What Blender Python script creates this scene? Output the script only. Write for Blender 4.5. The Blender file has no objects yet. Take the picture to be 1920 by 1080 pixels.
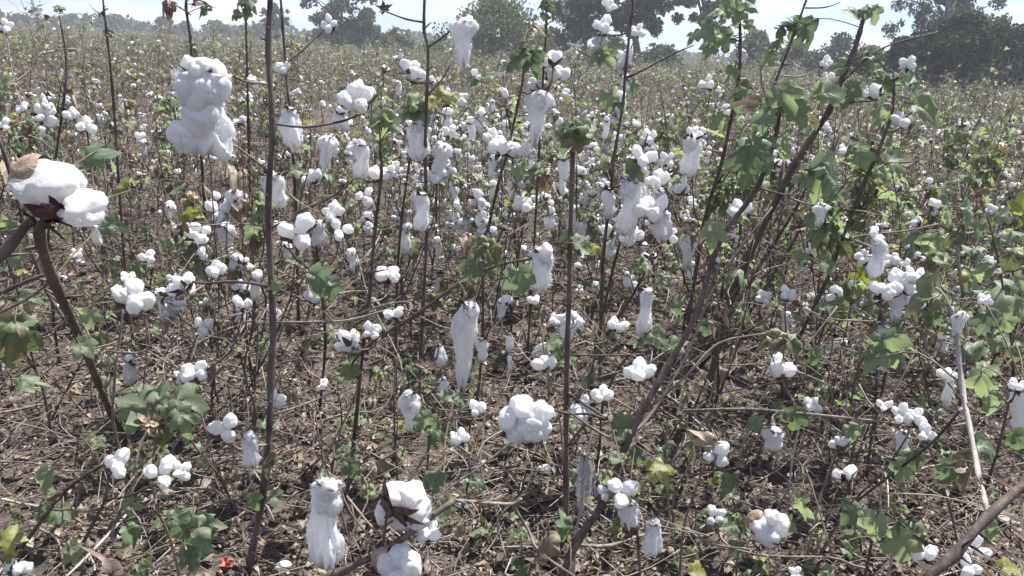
import bpy, math, random
import numpy as np
from mathutils import Vector, Matrix, Quaternion, noise as mnoise

# ------------------------------------------------------------------ camera, sky, sun, exposure
S = bpy.context.scene
COL = S.collection
R = math.radians
CAM_H, PITCH, ROLL, FX = 1.25, R(15.6), R(3.0), 1598.0
camd = bpy.data.cameras.new('camera')
cam = bpy.data.objects.new('camera', camd)
COL.objects.link(cam)
CR = (Matrix.Rotation(R(90) - PITCH, 3, 'X') @ Matrix.Rotation(ROLL, 3, 'Z'))
cam.matrix_world = Matrix.Translation((0, 0, CAM_H)) @ CR.to_4x4()
camd.sensor_width = 36
camd.lens = 36 * FX / 1920
camd.clip_start = 0.05
camd.clip_end = 4000
S.camera = cam

SUN_EL, SUN_AZ = R(64), R(48)      # azimuth clockwise from +Y (the way the camera looks)
w = bpy.data.worlds.new('World')
S.world = w
w.use_nodes = True
nt = w.node_tree
nt.nodes.clear()
out = nt.nodes.new('ShaderNodeOutputWorld')
bg = nt.nodes.new('ShaderNodeBackground')
bg.inputs['Strength'].default_value = 0.09
sky = nt.nodes.new('ShaderNodeTexSky')
sky.sky_type = 'NISHITA'
sky.sun_disc = False
sky.sun_elevation = SUN_EL
sky.sun_rotation = SUN_AZ
sky.air_density = 1.0
sky.dust_density = 0.3
sky.ozone_density = 1.5
tc = nt.nodes.new('ShaderNodeTexCoord')
mp = nt.nodes.new('ShaderNodeMapping')
mp.inputs['Scale'].default_value = (2.2, 2.2, 12.0)
mp.inputs['Location'].default_value = (0.3, 0.1, 0.35)
nz = nt.nodes.new('ShaderNodeTexNoise')
nz.inputs['Scale'].default_value = 2.2
nz.inputs['Detail'].default_value = 7
nz.inputs['Roughness'].default_value = 0.55
rmp = nt.nodes.new('ShaderNodeValToRGB')
rmp.color_ramp.elements[0].position = 0.42
rmp.color_ramp.elements[0].color = (0, 0, 0, 1)
rmp.color_ramp.elements[1].position = 0.58
rmp.color_ramp.elements[1].color = (1, 1, 1, 1)
mix = nt.nodes.new('ShaderNodeMix')
mix.data_type = 'RGBA'
mix.inputs[7].default_value = (4.0, 4.15, 4.7, 1)
L = nt.links.new
L(tc.outputs['Generated'], mp.inputs['Vector'])
L(mp.outputs[0], nz.inputs['Vector'])
L(nz.outputs['Fac'], rmp.inputs[0])
L(rmp.outputs[0], mix.inputs[0])
tint = nt.nodes.new('ShaderNodeMix')
tint.data_type = 'RGBA'
tint.blend_type = 'MULTIPLY'
tint.inputs[0].default_value = 1
tint.inputs[7].default_value = (0.40, 0.48, 0.72, 1)
L(sky.outputs[0], tint.inputs[6])
L(tint.outputs[2], mix.inputs[6])
L(mix.outputs[2], bg.inputs['Color'])
L(bg.outputs[0], out.inputs['Surface'])

sund = bpy.data.lights.new('sun', 'SUN')
sund.energy = 4.0
sund.angle = R(0.6)
sund.color = (1.0, 0.98, 0.955)
sun = bpy.data.objects.new('sun', sund)
COL.objects.link(sun)
sdir = Vector((math.sin(SUN_AZ) * math.cos(SUN_EL), math.cos(SUN_AZ) * math.cos(SUN_EL), math.sin(SUN_EL)))
sun.rotation_euler = sdir.to_track_quat('Z', 'Y').to_euler()
sun.location = sdir * 30
S.view_settings.view_transform = 'Standard'
S.view_settings.look = 'None'
S.view_settings.gamma = 1
S.view_settings.use_curve_mapping = False
S.view_settings.exposure = 1.5
S.cycles.max_bounces = 6
S.cycles.transparent_max_bounces = 6

rng = random.Random(7)
nrg = np.random.default_rng(7)


def ray(px, py):
    return CR @ Vector(((px - 960) / FX, -(py - 540) / FX, -1))


def P(px, py, Y):
    d = ray(px, py)
    return Vector((0, 0, CAM_H)) + d * (Y / d.y)


def depth(px, py, Y):
    return Y / ray(px, py).y


def G(px, py):
    d = ray(px, py)
    return Vector((0, 0, CAM_H)) + d * (-CAM_H / d.z)


# ------------------------------------------------------------------ materials
def mat(name, build):
    m = bpy.data.materials.new(name)
    m.use_nodes = True
    t = m.node_tree
    t.nodes.clear()
    o = t.nodes.new('ShaderNodeOutputMaterial')
    sh = build(t)
    t.links.new(sh, o.inputs['Surface'])
    return m


def N(t, kind, **kw):
    n = t.nodes.new(kind)
    for k, v in kw.items():
        if k in n.inputs:
            n.inputs[k].default_value = v
        else:
            setattr(n, k, v)
    return n


def ramp(t, src, stops):
    r = t.nodes.new('ShaderNodeValToRGB')
    e = r.color_ramp.elements
    while len(e) < len(stops):
        e.new(0.5)
    for i, (p, c) in enumerate(stops):
        e[i].position = p
        e[i].color = (*c, 1)
    t.links.new(src, r.inputs[0])
    return r.outputs[0]


def mixc(t, fac, a, b, mode='MIX'):
    m = t.nodes.new('ShaderNodeMix')
    m.data_type = 'RGBA'
    m.blend_type = mode
    for idx, v in ((0, fac), (6, a), (7, b)):
        if isinstance(v, (int, float)):
            m.inputs[idx].default_value = v
        elif isinstance(v, tuple):
            m.inputs[idx].default_value = (*v, 1)
        else:
            t.links.new(v, m.inputs[idx])
    return m.outputs[2]


def bump(t, src, strength, dist):
    b = t.nodes.new('ShaderNodeBump')
    b.inputs['Strength'].default_value = strength
    b.inputs['Distance'].default_value = dist
    t.links.new(src, b.inputs['Height'])
    return b.outputs[0]


def princ(t, col, rough=0.8, nrm=None, spec=0.3):
    p = t.nodes.new('ShaderNodeBsdfPrincipled')
    if isinstance(col, tuple):
        p.inputs['Base Color'].default_value = (*col, 1)
    else:
        t.links.new(col, p.inputs['Base Color'])
    p.inputs['Roughness'].default_value = rough
    p.inputs['Specular IOR Level'].default_value = spec
    if nrm is not None:
        t.links.new(nrm, p.inputs['Normal'])
    return p


def posn(t, scale, detail=3, rough=0.55, sc=None):
    """noise in the world position"""
    g = t.nodes.new('ShaderNodeNewGeometry')
    v = g.outputs['Position']
    if sc:
        m = t.nodes.new('ShaderNodeMapping')
        m.inputs['Scale'].default_value = sc
        t.links.new(v, m.inputs['Vector'])
        v = m.outputs[0]
    n = N(t, 'ShaderNodeTexNoise', Scale=scale, Detail=detail, Roughness=rough)
    t.links.new(v, n.inputs['Vector'])
    return n.outputs['Fac']


def stem_mat(name, c0, c1, c2):
    def b(t):
        n = posn(t, 60, 5, 0.65, (1, 1, 0.35))
        big = posn(t, 7, 2)
        c = ramp(t, n, [(0.30, c0), (0.52, c1), (0.72, c2)])
        oi = t.nodes.new('ShaderNodeObjectInfo')
        r = ramp(t, oi.outputs['Random'], [(0, (0.75, 0.72, 0.7)), (1, (1.35, 1.3, 1.25))])
        c = mixc(t, 0.6, c, r, 'MULTIPLY')
        c = mixc(t, ramp(t, big, [(0.45, (0, 0, 0)), (0.7, (0.55, 0.55, 0.55))]), c, c2)
        return princ(t, c, 0.75, bump(t, posn(t, 260, 3, 0.6, (1, 1, 0.25)), 0.6, 0.002), 0.35).outputs[0]
    return mat(name, b)


M = {}
M['stem'] = stem_mat('stem_bark', (0.036, 0.026, 0.025), (0.072, 0.052, 0.047), (0.17, 0.135, 0.115))
M['twig'] = stem_mat('twig_bark', (0.075, 0.058, 0.05), (0.16, 0.13, 0.108), (0.32, 0.27, 0.23))
M['grey'] = stem_mat('grey_bark', (0.16, 0.145, 0.13), (0.28, 0.255, 0.235), (0.40, 0.37, 0.34))
M['green_stem'] = stem_mat('young_bark', (0.07, 0.05, 0.035), (0.12, 0.09, 0.06), (0.16, 0.16, 0.09))
M['red_stem'] = stem_mat('red_bark', (0.04, 0.014, 0.013), (0.10, 0.030, 0.026), (0.18, 0.07, 0.055))
M['trunk'] = stem_mat('trunk_bark', (0.05, 0.045, 0.04), (0.09, 0.08, 0.072), (0.16, 0.145, 0.13))


def leaf_mat(name, stops, transl=0.35, trc=(0.16, 0.24, 0.06), vein=(0.20, 0.26, 0.14), dry=(0.22, 0.15, 0.09), dryat=0.62, rough=0.5):
    def b(t):
        oi = t.nodes.new('ShaderNodeObjectInfo')
        at = t.nodes.new('ShaderNodeAttribute')
        at.attribute_name = 'tint'
        ad = N(t, 'ShaderNodeMath', operation='ADD')
        t.links.new(oi.outputs['Random'], ad.inputs[0])
        t.links.new(at.outputs['Fac'], ad.inputs[1])
        fr = N(t, 'ShaderNodeMath', operation='FRACT')
        t.links.new(ad.outputs[0], fr.inputs[0])
        c = ramp(t, fr.outputs[0], stops)
        n = posn(t, 55, 4, 0.6)
        c = mixc(t, ramp(t, n, [(0.35, (0, 0, 0)), (0.75, (0.45, 0.45, 0.45))]), c, vein)
        n2 = posn(t, 38, 5, 0.65)
        c = mixc(t, ramp(t, n2, [(dryat, (0, 0, 0)), (dryat + 0.06, (0.9, 0.9, 0.9))]), c, dry)
        av = t.nodes.new('ShaderNodeAttribute')
        av.attribute_name = 'vein'
        c = mixc(t, ramp(t, av.outputs['Fac'], [(0.62, (0, 0, 0)), (1.0, (0.7, 0.7, 0.7))]), c, vein)
        nb = bump(t, posn(t, 180, 3), 0.5, 0.002)
        p = princ(t, c, rough, nb, 0.45 if rough < .7 else 0.12)
        tr = t.nodes.new('ShaderNodeBsdfTranslucent')
        t.links.new(mixc(t, 0.6, c, trc), tr.inputs['Color'])
        ms = t.nodes.new('ShaderNodeMixShader')
        ms.inputs[0].default_value = transl
        t.links.new(p.outputs[0], ms.inputs[1])
        t.links.new(tr.outputs[0], ms.inputs[2])
        return ms.outputs[0]
    return mat(name, b)


M['leaf'] = leaf_mat('leaf_green', [(0, (0.13, 0.165, 0.100)), (0.35, (0.175, 0.215, 0.135)), (0.7, (0.21, 0.245, 0.165)), (1, (0.235, 0.25, 0.15))], 0.55, (0.30, 0.38, 0.13), vein=(0.24, 0.28, 0.17))
M['leaf_dark'] = leaf_mat('leaf_dark', [(0, (0.10, 0.135, 0.085)), (1, (0.135, 0.17, 0.10))], 0.42, (0.14, 0.20, 0.07))
M['leaf_pale'] = leaf_mat('leaf_pale', [(0, (0.14, 0.185, 0.11)), (1, (0.18, 0.23, 0.14))], 0.35, (0.2, 0.3, 0.12), vein=(0.26, 0.30, 0.2))
M['leaf_yellow'] = leaf_mat('leaf_yellow', [(0, (0.15, 0.19, 0.04)), (1, (0.22, 0.22, 0.06))], 0.45, (0.3, 0.34, 0.04), vein=(0.27, 0.26, 0.10))
M['leaf_olive'] = leaf_mat('leaf_olive', [(0, (0.085, 0.11, 0.05)), (0.6, (0.115, 0.125, 0.065)), (1, (0.17, 0.145, 0.085))], 0.35, (0.18, 0.2, 0.06), dryat=0.55)
M['leaf_dry'] = leaf_mat('leaf_dry', [(0, (0.16, 0.115, 0.075)), (0.5, (0.235, 0.185, 0.13)), (1, (0.30, 0.245, 0.175))], 0.2, (0.3, 0.2, 0.1), vein=(0.32, 0.27, 0.2), dry=(0.11, 0.075, 0.05))
M['leaf_dead'] = leaf_mat('leaf_dead', [(0, (0.065, 0.046, 0.038)), (0.5, (0.125, 0.092, 0.074)), (1, (0.22, 0.17, 0.135))], 0.15, (0.2, 0.12, 0.07), vein=(0.17, 0.13, 0.1), dry=(0.05, 0.035, 0.03))
M['tree_leaf'] = leaf_mat('tree_leaf', [(0, (0.042, 0.060, 0.036)), (0.5, (0.065, 0.085, 0.05)), (1, (0.105, 0.12, 0.075))], 0.25, (0.10, 0.14, 0.05), vein=(0.10, 0.12, 0.07), dry=(0.12, 0.11, 0.07), rough=0.85)
M['tree_dark'] = leaf_mat('tree_dark', [(0, (0.016, 0.030, 0.014)), (0.5, (0.024, 0.042, 0.020)), (1, (0.045, 0.065, 0.030))], 0.12, (0.05, 0.08, 0.025), vein=(0.05, 0.06, 0.035), dry=(0.06, 0.06, 0.035), rough=0.85)
M['tree_olive'] = leaf_mat('tree_olive', [(0, (0.075, 0.09, 0.045)), (0.5, (0.10, 0.115, 0.06)), (1, (0.15, 0.15, 0.09))], 0.3, (0.15, 0.17, 0.06), vein=(0.13, 0.14, 0.08), dry=(0.16, 0.13, 0.08), rough=0.85)


def cotton(t, base=(0.90, 0.90, 0.895), dirt=0.0):
    n = posn(t, 130, 5, 0.7)
    c = ramp(t, n, [(0.25, tuple(x * 0.90 for x in base)), (0.6, base)])
    sp = posn(t, 210, 2)
    c = mixc(t, ramp(t, sp, [(0.735 - dirt, (0, 0, 0)), (0.78 - dirt, (0.75, 0.75, 0.75))]), c, (0.34, 0.26, 0.19))
    oi = t.nodes.new('ShaderNodeObjectInfo')
    c = mixc(t, 1.0, c, ramp(t, oi.outputs['Random'], [(0, (0.93, 0.91, 0.88)), (0.3, (1, 0.99, 0.98)), (1, (1, 1, 1))]), 'MULTIPLY')
    nb = bump(t, posn(t, 420, 6, 0.8), 0.7, 0.003)
    p = princ(t, c, 0.95, nb, 0.1)
    p.inputs['Sheen Weight'].default_value = 0.2
    tr = t.nodes.new('ShaderNodeBsdfTranslucent')
    t.links.new(c, tr.inputs['Color'])
    ms = t.nodes.new('ShaderNodeMixShader')
    ms.inputs[0].default_value = 0.42
    t.links.new(p.outputs[0], ms.inputs[1])
    t.links.new(tr.outputs[0], ms.inputs[2])
    return ms.outputs[0]


M['cotton'] = mat('cotton_lint', cotton)
M['cotton_dull'] = mat('cotton_dull', lambda t: cotton(t, (0.78, 0.78, 0.79), 0.03))


def bur(t, c0=(0.045, 0.026, 0.022), c1=(0.13, 0.085, 0.065)):
    n = posn(t, 120, 4)
    return princ(t, ramp(t, n, [(0.3, c0), (0.7, c1)]), 0.6, bump(t, posn(t, 300, 3), 0.5, 0.001), 0.4).outputs[0]


M['bur'] = mat('bur_shell', bur)
M['bur_tan'] = mat('bur_tan', lambda t: bur(t, (0.16, 0.105, 0.07), (0.36, 0.28, 0.19)))
M['bur_red'] = mat('bur_red', lambda t: bur(t, (0.035, 0.012, 0.012), (0.10, 0.035, 0.032)))
M['red'] = mat('red_petal', lambda t: bur(t, (0.45, 0.05, 0.03), (0.65, 0.12, 0.06)))
M['orange'] = mat('orange_petal', lambda t: bur(t, (0.50, 0.16, 0.06), (0.62, 0.30, 0.12)))


def soil(t):
    big = posn(t, 2.2, 4, 0.6)
    mid = posn(t, 16, 5, 0.65)
    fine = posn(t, 110, 5, 0.7)
    c = ramp(t, mid, [(0.30, (0.036, 0.029, 0.026)), (0.5, (0.080, 0.065, 0.055)), (0.68, (0.15, 0.122, 0.10))])
    c = mixc(t, ramp(t, big, [(0.40, (0, 0, 0)), (0.65, (0.6, 0.6, 0.6))]), c, (0.10, 0.082, 0.068))
    c = mixc(t, ramp(t, fine, [(0.5, (0, 0, 0)), (0.75, (0.7, 0.7, 0.7))]), c, (0.19, 0.155, 0.125))
    b1 = bump(t, mid, 0.9, 0.03)
    b = t.nodes.new('ShaderNodeBump')
    b.inputs['Strength'].default_value = 0.9
    b.inputs['Distance'].default_value = 0.008
    t.links.new(fine, b.inputs['Height'])
    t.links.new(b1, b.inputs['Normal'])
    return princ(t, c, 0.92, b.outputs[0], 0.2).outputs[0]


M['soil'] = mat('soil', soil)


# ------------------------------------------------------------------ mesh helpers
class MB:
    """vertex/face collector with material slots and per-vertex 'tint' and 'vein'"""
    def __init__(s):
        s.v, s.f, s.m, s.t, s.e, s.n = [], [], [], [], [], 0

    def add(s, v, f, m=0, tint=0.0, vein=None):
        v = np.asarray(v, dtype=np.float32).reshape(-1, 3)
        s.v.append(v)
        s.f.extend([tuple(int(i) + s.n for i in q) for q in f])
        s.m.extend([m] * len(f))
        s.t.append(np.full(len(v), tint, dtype=np.float32))
        s.e.append(np.zeros(len(v), np.float32) if vein is None else np.asarray(vein, np.float32))
        s.n += len(v)

    def mesh(s, name, mats, smooth=True):
        me = bpy.data.meshes.new(name)
        v = np.concatenate(s.v) if s.v else np.zeros((0, 3))
        me.from_pydata(v.tolist(), [], s.f)
        for m in mats:
            me.materials.append(m)
        if len(mats) > 1:
            me.polygons.foreach_set('material_index', s.m)
        if smooth:
            me.polygons.foreach_set('use_smooth', [True] * len(s.f))
        for nm, d in (('tint', s.t), ('vein', s.e)):
            a = me.attributes.new(nm, 'FLOAT', 'POINT')
            a.data.foreach_set('value', np.concatenate(d))
        me.update()
        return me


def quick_mesh(name, v, f, mats):
    b = MB()
    b.add(v, f)
    return b.mesh(name, mats)


def catmull(pts, per=4):
    pts = [Vector(p) for p in pts]
    if len(pts) < 3:
        return pts
    e = [pts[0] * 2 - pts[1]] + pts + [pts[-1] * 2 - pts[-2]]
    o = []
    for i in range(1, len(e) - 2):
        a, b, c, d = e[i - 1], e[i], e[i + 1], e[i + 2]
        for k in range(per):
            t = k / per
            o.append(0.5 * ((2 * b) + (c - a) * t + (2 * a - 5 * b + 4 * c - d) * t * t + (3 * b - a - 3 * c + d) * t ** 3))
    o.append(pts[-1])
    return o


def tube(pts, r0, r1, sides=6, per=3, rough=0.12, seed=0, radii=None):
    """tapered bark tube with swollen nodes along a smoothed line"""
    n0 = len(pts)
    P_ = catmull(pts, per)
    n = len(P_)
    rr = random.Random(seed)
    vs, fs = [], []
    up = Vector((0.3, 0.9, 0.1))
    for i, p in enumerate(P_):
        d = (P_[min(i + 1, n - 1)] - P_[max(i - 1, 0)])
        if d.length < 1e-9:
            d = Vector((0, 0, 1))
        d.normalize()
        a = d.cross(up)
        if a.length < 0.05:
            a = d.cross(Vector((1, 0, 0)))
        a.normalize()
        b = d.cross(a)
        t = i / (n - 1)
        if radii:
            x = t * (len(radii) - 1)
            k = min(int(x), len(radii) - 2)
            r = radii[k] + (radii[k + 1] - radii[k]) * (x - k)
        else:
            r = r0 + (r1 - r0) * t
        r *= 1 + rr.uniform(-rough, rough)
        if i % per == 0 and 0 < i < n - 1:
            r *= 1.22
        for k in range(sides):
            an = 2 * math.pi * k / sides
            vs.append(p + (a * math.cos(an) + b * math.sin(an)) * r * (1 + rr.uniform(-rough, rough) * 0.5))
    for i in range(n - 1):
        for k in range(sides):
            k2 = (k + 1) % sides
            fs.append((i * sides + k, i * sides + k2, (i + 1) * sides + k2, (i + 1) * sides + k))
    c0, c1 = len(vs), len(vs) + 1
    vs += [P_[0], P_[-1]]
    for k in range(sides):
        k2 = (k + 1) % sides
        fs.append((c0, k2, k))
        fs.append((c1, (n - 1) * sides + k, (n - 1) * sides + k2))
    return [tuple(v) for v in vs], fs


_ico = {}


def ico(sub):
    if sub in _ico:
        return _ico[sub]
    g = (1 + 5 ** 0.5) / 2
    v = [(-1, g, 0), (1, g, 0), (-1, -g, 0), (1, -g, 0), (0, -1, g), (0, 1, g), (0, -1, -g), (0, 1, -g), (g, 0, -1), (g, 0, 1), (-g, 0, -1), (-g, 0, 1)]
    v = [Vector(x).normalized() for x in v]
    f = [(0, 11, 5), (0, 5, 1), (0, 1, 7), (0, 7, 10), (0, 10, 11), (1, 5, 9), (5, 11, 4), (11, 10, 2), (10, 7, 6), (7, 1, 8), (3, 9, 4), (3, 4, 2), (3, 2, 6), (3, 6, 8), (3, 8, 9), (4, 9, 5), (2, 4, 11), (6, 2, 10), (8, 6, 7), (9, 8, 1)]
    for _ in range(sub):
        c, nf = {}, []

        def mid(a, b):
            k = (min(a, b), max(a, b))
            if k not in c:
                c[k] = len(v)
                v.append(((v[a] + v[b]) / 2).normalized())
            return c[k]
        for a, b, d in f:
            x, y, z = mid(a, b), mid(b, d), mid(d, a)
            nf += [(a, x, z), (b, y, x), (d, z, y), (x, y, z)]
        f = nf
    _ico[sub] = (v, f)
    return v, f


def wisps(b, verts, k, length, rr, down=0.0, m=0):
    """loose fibres standing off a lint surface"""
    for _ in range(k):
        p = Vector(rr.choice(verts))
        d = (p.normalized() + Vector((rr.gauss(0, .6), rr.gauss(0, .6), rr.gauss(0, .6) - down))).normalized()
        s = d.cross(Vector((rr.gauss(0, 1), rr.gauss(0, 1), rr.gauss(0, 1)))).normalized()
        l = length * rr.uniform(.4, 1.3)
        q = p * 0.97
        mid_ = q + d * l * .55 + s * l * .2
        e = q + d * l + s * l * rr.uniform(.1, .7) - Vector((0, 0, down * l * .5))
        wd = 0.008
        b.add([q - s * wd, q + s * wd, mid_ + s * wd * .7, mid_ - s * wd * .7, e], [(0, 1, 2, 3), (3, 2, 4)], m)


def lock_mesh(seed, sub, mats, fib=0):
    rr = random.Random(seed)
    v, f = ico(sub)
    off = Vector((rr.uniform(0, 50), rr.uniform(0, 50), rr.uniform(0, 50)))
    o = []
    for p in v:
        q = p.copy()
        egg = 1 + 0.14 * p.z                              # fatter towards the free end
        q.x *= egg * 0.95
        q.y *= egg * 0.95
        n = mnoise.noise(p * 1.1 + off) * 0.36 + mnoise.noise(p * 2.3 + off) * 0.11 + mnoise.noise(p * 5 + off) * 0.035 + mnoise.noise(p * 12 + off) * 0.02
        o.append(q * (1 + n))
    b = MB()
    b.add([tuple(q) for q in o], f)
    if fib:
        wisps(b, o, fib, 0.30, rr)
    return b.mesh('lock', mats)


def lint_geo(seed, sub, column=False):
    """a string of lint that hangs from z=0 down to z=-1 (width 1)"""
    rr = random.Random(seed)
    v, f = ico(sub)
    off = Vector((rr.uniform(0, 50), rr.uniform(0, 50), rr.uniform(0, 50)))
    style = seed % 4
    bx, by = rr.uniform(-.10, .10), rr.uniform(-.08, .08)
    o = []
    for p in v:
        h = (1 - p.z) / 2                                 # 0 top .. 1 bottom
        z = -h
        rad = math.sqrt(max(1e-4, 1 - p.z * p.z))
        if style == 0:      # full top, waist, slim tail
            prof = 0.52 * (1.0 - 0.50 * h) + 0.06 * math.sin(h * 7)
        elif style == 1:    # waist in the middle, wide skirt
            prof = 0.44 * (1.0 - 0.32 * math.sin(h * math.pi)) + 0.07 * h
        elif style == 2:    # slim with a swelling
            prof = 0.30 + 0.16 * math.exp(-((h - .35) / .2) ** 2)
        else:               # pear
            prof = 0.26 + 0.24 * math.sin(h * 2.3)
        if column:
            prof = 0.44 + 0.05 * math.cos(h * 6.5)
        flat = min(1, rad * (1.8 if column else 1.25)) ** 0.85
        a = math.atan2(p.y, p.x)
        q = Vector((math.cos(a) * prof * flat, math.sin(a) * prof * flat * 0.8, z))
        nn = Vector((q.x * 3.0, q.y * 3.0, q.z * 2.6)) + off
        s = Vector((math.cos(a) * 1.6, math.sin(a) * 1.6, q.z * 1.3)) + off * 1.7
        n = mnoise.noise(nn) * .46 + mnoise.noise(nn * 2.1) * .18 + mnoise.noise(nn * 4.7) * .07 + mnoise.noise(nn * 11) * .06 + mnoise.noise(s) * 0.22
        q.x *= 1 + n
        q.y *= 1 + n
        q.z *= 1 + 0.30 * mnoise.noise(s * 1.7) * h * h
        q.x += bx * math.sin(h * 3) + 0.12 * mnoise.noise(Vector((0, 0, h * 2.2)) + off)
        q.y += by * math.sin(h * 2.6)
        o.append(q)
    return o, f


def lint_mesh(seed, sub, mats, fib=0, column=False):
    o, f = lint_geo(seed, sub, column)
    rr = random.Random(seed + 99)
    b = MB()
    b.add([tuple(q) for q in o], f)
    for _ in range(fib):
        p = rr.choice(o)
        d = Vector((p.x, p.y, rr.gauss(-.1, .25))).normalized()
        s = Vector((rr.gauss(0, 1), rr.gauss(0, 1), rr.gauss(0, 1))).normalized()
        l = rr.uniform(.04, .17)
        e = p + d * l * .7 + s * l * .5 - Vector((0, 0, l * .6))
        md = p + d * l * .55
        b.add([p - s * .006, p + s * .006, md + s * .005, md - s * .005, e], [(0, 1, 2, 3), (3, 2, 4)])
    return b.mesh('lint', mats)


def carpel(b, ang, ln, wd, curl, z0, m, rr, tip=0.0):
    """one pointed, cupped shell piece of an opened bur"""
    rows = []
    nseg = 5
    ca, sa = math.cos(ang), math.sin(ang)
    for i in range(nseg + 1):
        t = i / nseg
        w_ = wd * math.sin(math.pi * min(1, 0.18 + t * 0.82)) * (1 - 0.25 * t)
        if i == nseg:
            w_ = 0.004
        r = 0.06 + ln * t * math.cos(curl * t * 0.7)
        z = z0 + ln * t * math.sin(curl * t) * 0.9 + tip * t * t
        for k in (-1, 0, 1):
            x = r - abs(k) * w_ * 0.10
            y = k * w_
            zz = z + (abs(k) * w_ * 0.45)
            rows.append((ca * x - sa * y + rr.gauss(0, .006), sa * x + ca * y + rr.gauss(0, .006), zz + rr.gauss(0, .006)))
    fs = []
    for i in range(nseg):
        for k in range(2):
            a = i * 3 + k
            fs.append((a, a + 1, a + 4, a + 3))
    nv = len(rows)
    th = [(x * 0.97, y * 0.97, z - 0.018) for x, y, z in rows]        # inner and outer skin
    b.add(rows + th, fs + [tuple(j + nv for j in reversed(q)) for q in fs], m)


def bur_geo(b, seed, m=0, nc=5, flat=0.35):
    rr = random.Random(seed)
    for k in range(nc):
        carpel(b, 2 * math.pi * k / nc + rr.uniform(-.2, .2), rr.uniform(.54, .74), rr.uniform(.12, .18), rr.uniform(flat, flat + .55), -0.16, m, rr)
    for k in range(3):                                               # dried toothed bracts
        a = 2 * math.pi * k / 3 + rr.uniform(-.4, .4)
        carpel(b, a, rr.uniform(.34, .5), rr.uniform(.16, .24), rr.uniform(-.5, .5), -0.20, m, rr, rr.uniform(-.2, .1))
    v, f = tube([(0, 0, -0.34), (0, 0, -0.24), (0, 0, -0.12)], 0.035, 0.10, 6, 2)
    b.add(v, f, m)


def bur_mesh(seed, m, flat=0.35):
    b = MB()
    bur_geo(b, seed, 0, flat=flat)
    return b.mesh('boll', [m])


# ---- leaves
LOBES = [(0, 1.0), (52, 0.82), (-52, 0.82), (106, 0.50), (-106, 0.50)]


def leaf_geo(seed, wilt, narrow=False):
    """palmate cotton leaf, stalk joint at the origin, tip along +Y, length about 1"""
    rr = random.Random(seed)
    key = []
    for a, r in sorted(LOBES):
        key.append((a, r * rr.uniform(.88, 1.06), 1))
    k2 = [(-160, 0.30, 0)]
    for i, (a, r, t) in enumerate(key):
        k2.append((a - 19, r * .77, 0.15))
        k2.append((a, r, 1))
        k2.append((a + 19, r * .77, 0.15))
        if i < len(key) - 1:
            k2.append(((a + key[i + 1][0]) / 2, min(r, key[i + 1][1]) * rr.uniform(.62, .74), 0))
    k2.append((160, 0.30, 0))
    vs, ve = [(0, 0, 0)], [1.0]
    n = len(k2)
    fold = rr.uniform(.1, .5) + wilt * rr.uniform(.5, 1.1)
    droop = rr.uniform(.15, .45) + wilt * rr.uniform(.4, .9)
    roll = rr.uniform(-.3, .3) * (1 + wilt * 2)
    off = Vector((rr.uniform(0, 99), rr.uniform(0, 99), 0))
    for ring, fr in enumerate((0.36, 0.70, 1.0)):
        for (a, r, t) in k2:
            ra = math.radians(a)
            rr_ = r * (fr if t > .5 or ring == 2 else fr * 1.03)
            if narrow:
                ra *= 0.8
            x, y = math.sin(ra) * rr_, math.cos(ra) * rr_
            rad = math.hypot(x, y)
            z = -droop * rad * rad + abs(x) * fold * (0.9 - 0.5 * rad) + roll * x * rad
            z += mnoise.noise(Vector((x * 2.4, y * 2.4, 0)) + off) * (0.16 + 0.30 * wilt)
            z += mnoise.noise(Vector((x * 6, y * 6, 5)) + off) * (0.05 + 0.10 * wilt)
            y2 = y * (1 - 0.22 * droop * rad)
            x2 = x * (1 - 0.40 * min(1, fold) * rad * (0.4 + wilt))
            vs.append((x2, y2, z))
            ve.append(1.0 if t > .5 else 0.1)
    fs = []
    for k in range(n - 1):
        fs.append((0, 1 + k + 1, 1 + k))
        for ring in range(2):
            a = 1 + ring * n
            fs.append((a + k, a + k + 1, a + n + k + 1, a + n + k))
    return vs, fs, ve


def leaf_mesh(seed, wilt, m, petiole=True, narrow=False):
    vs, fs, ve = leaf_geo(seed, wilt, narrow)
    b = MB()
    b.add(vs, fs, 0, 0.0, ve)
    mats = [m]
    if petiole:
        v, f = tube([(0, 0.02, 0.0), (0.02, -0.22, -0.07), (0, -0.5, -0.24)], 0.016, 0.022, 4, 2)
        b.add(v, f, 1)
        mats.append(M['green_stem'])
    return b.mesh('leaf', mats)


# ------------------------------------------------------------------ shared piece meshes
LOCK_H = [lock_mesh(i, 3, [M['cotton']], 220) for i in range(9)]
LOCK_M = [lock_mesh(20 + i, 2, [M['cotton']], 22) for i in range(5)]
LOCK_D = [lock_mesh(40 + i, 2, [M['cotton_dull']], 50) for i in range(4)]
LINT_H = [lint_mesh(i, 4, [M['cotton']], 520) for i in range(8)]
LINT_C = [lint_mesh(90 + i, 4, [M['cotton']], 520, True) for i in range(2)]
LINT_M = [lint_mesh(30 + i, 3, [M['cotton']], 60) for i in range(6)]
LINT_D = [lint_mesh(50 + i, 3, [M['cotton_dull']], 120) for i in range(4)]
BUR = [bur_mesh(i, M['bur']) for i in range(5)]
BURT = [bur_mesh(10 + i, M['bur_tan'], 0.8) for i in range(3)]
BURR = bur_mesh(16, M['bur_red'], 0.9)
for v__ in BURR.vertices:
    v__.co *= .72
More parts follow.
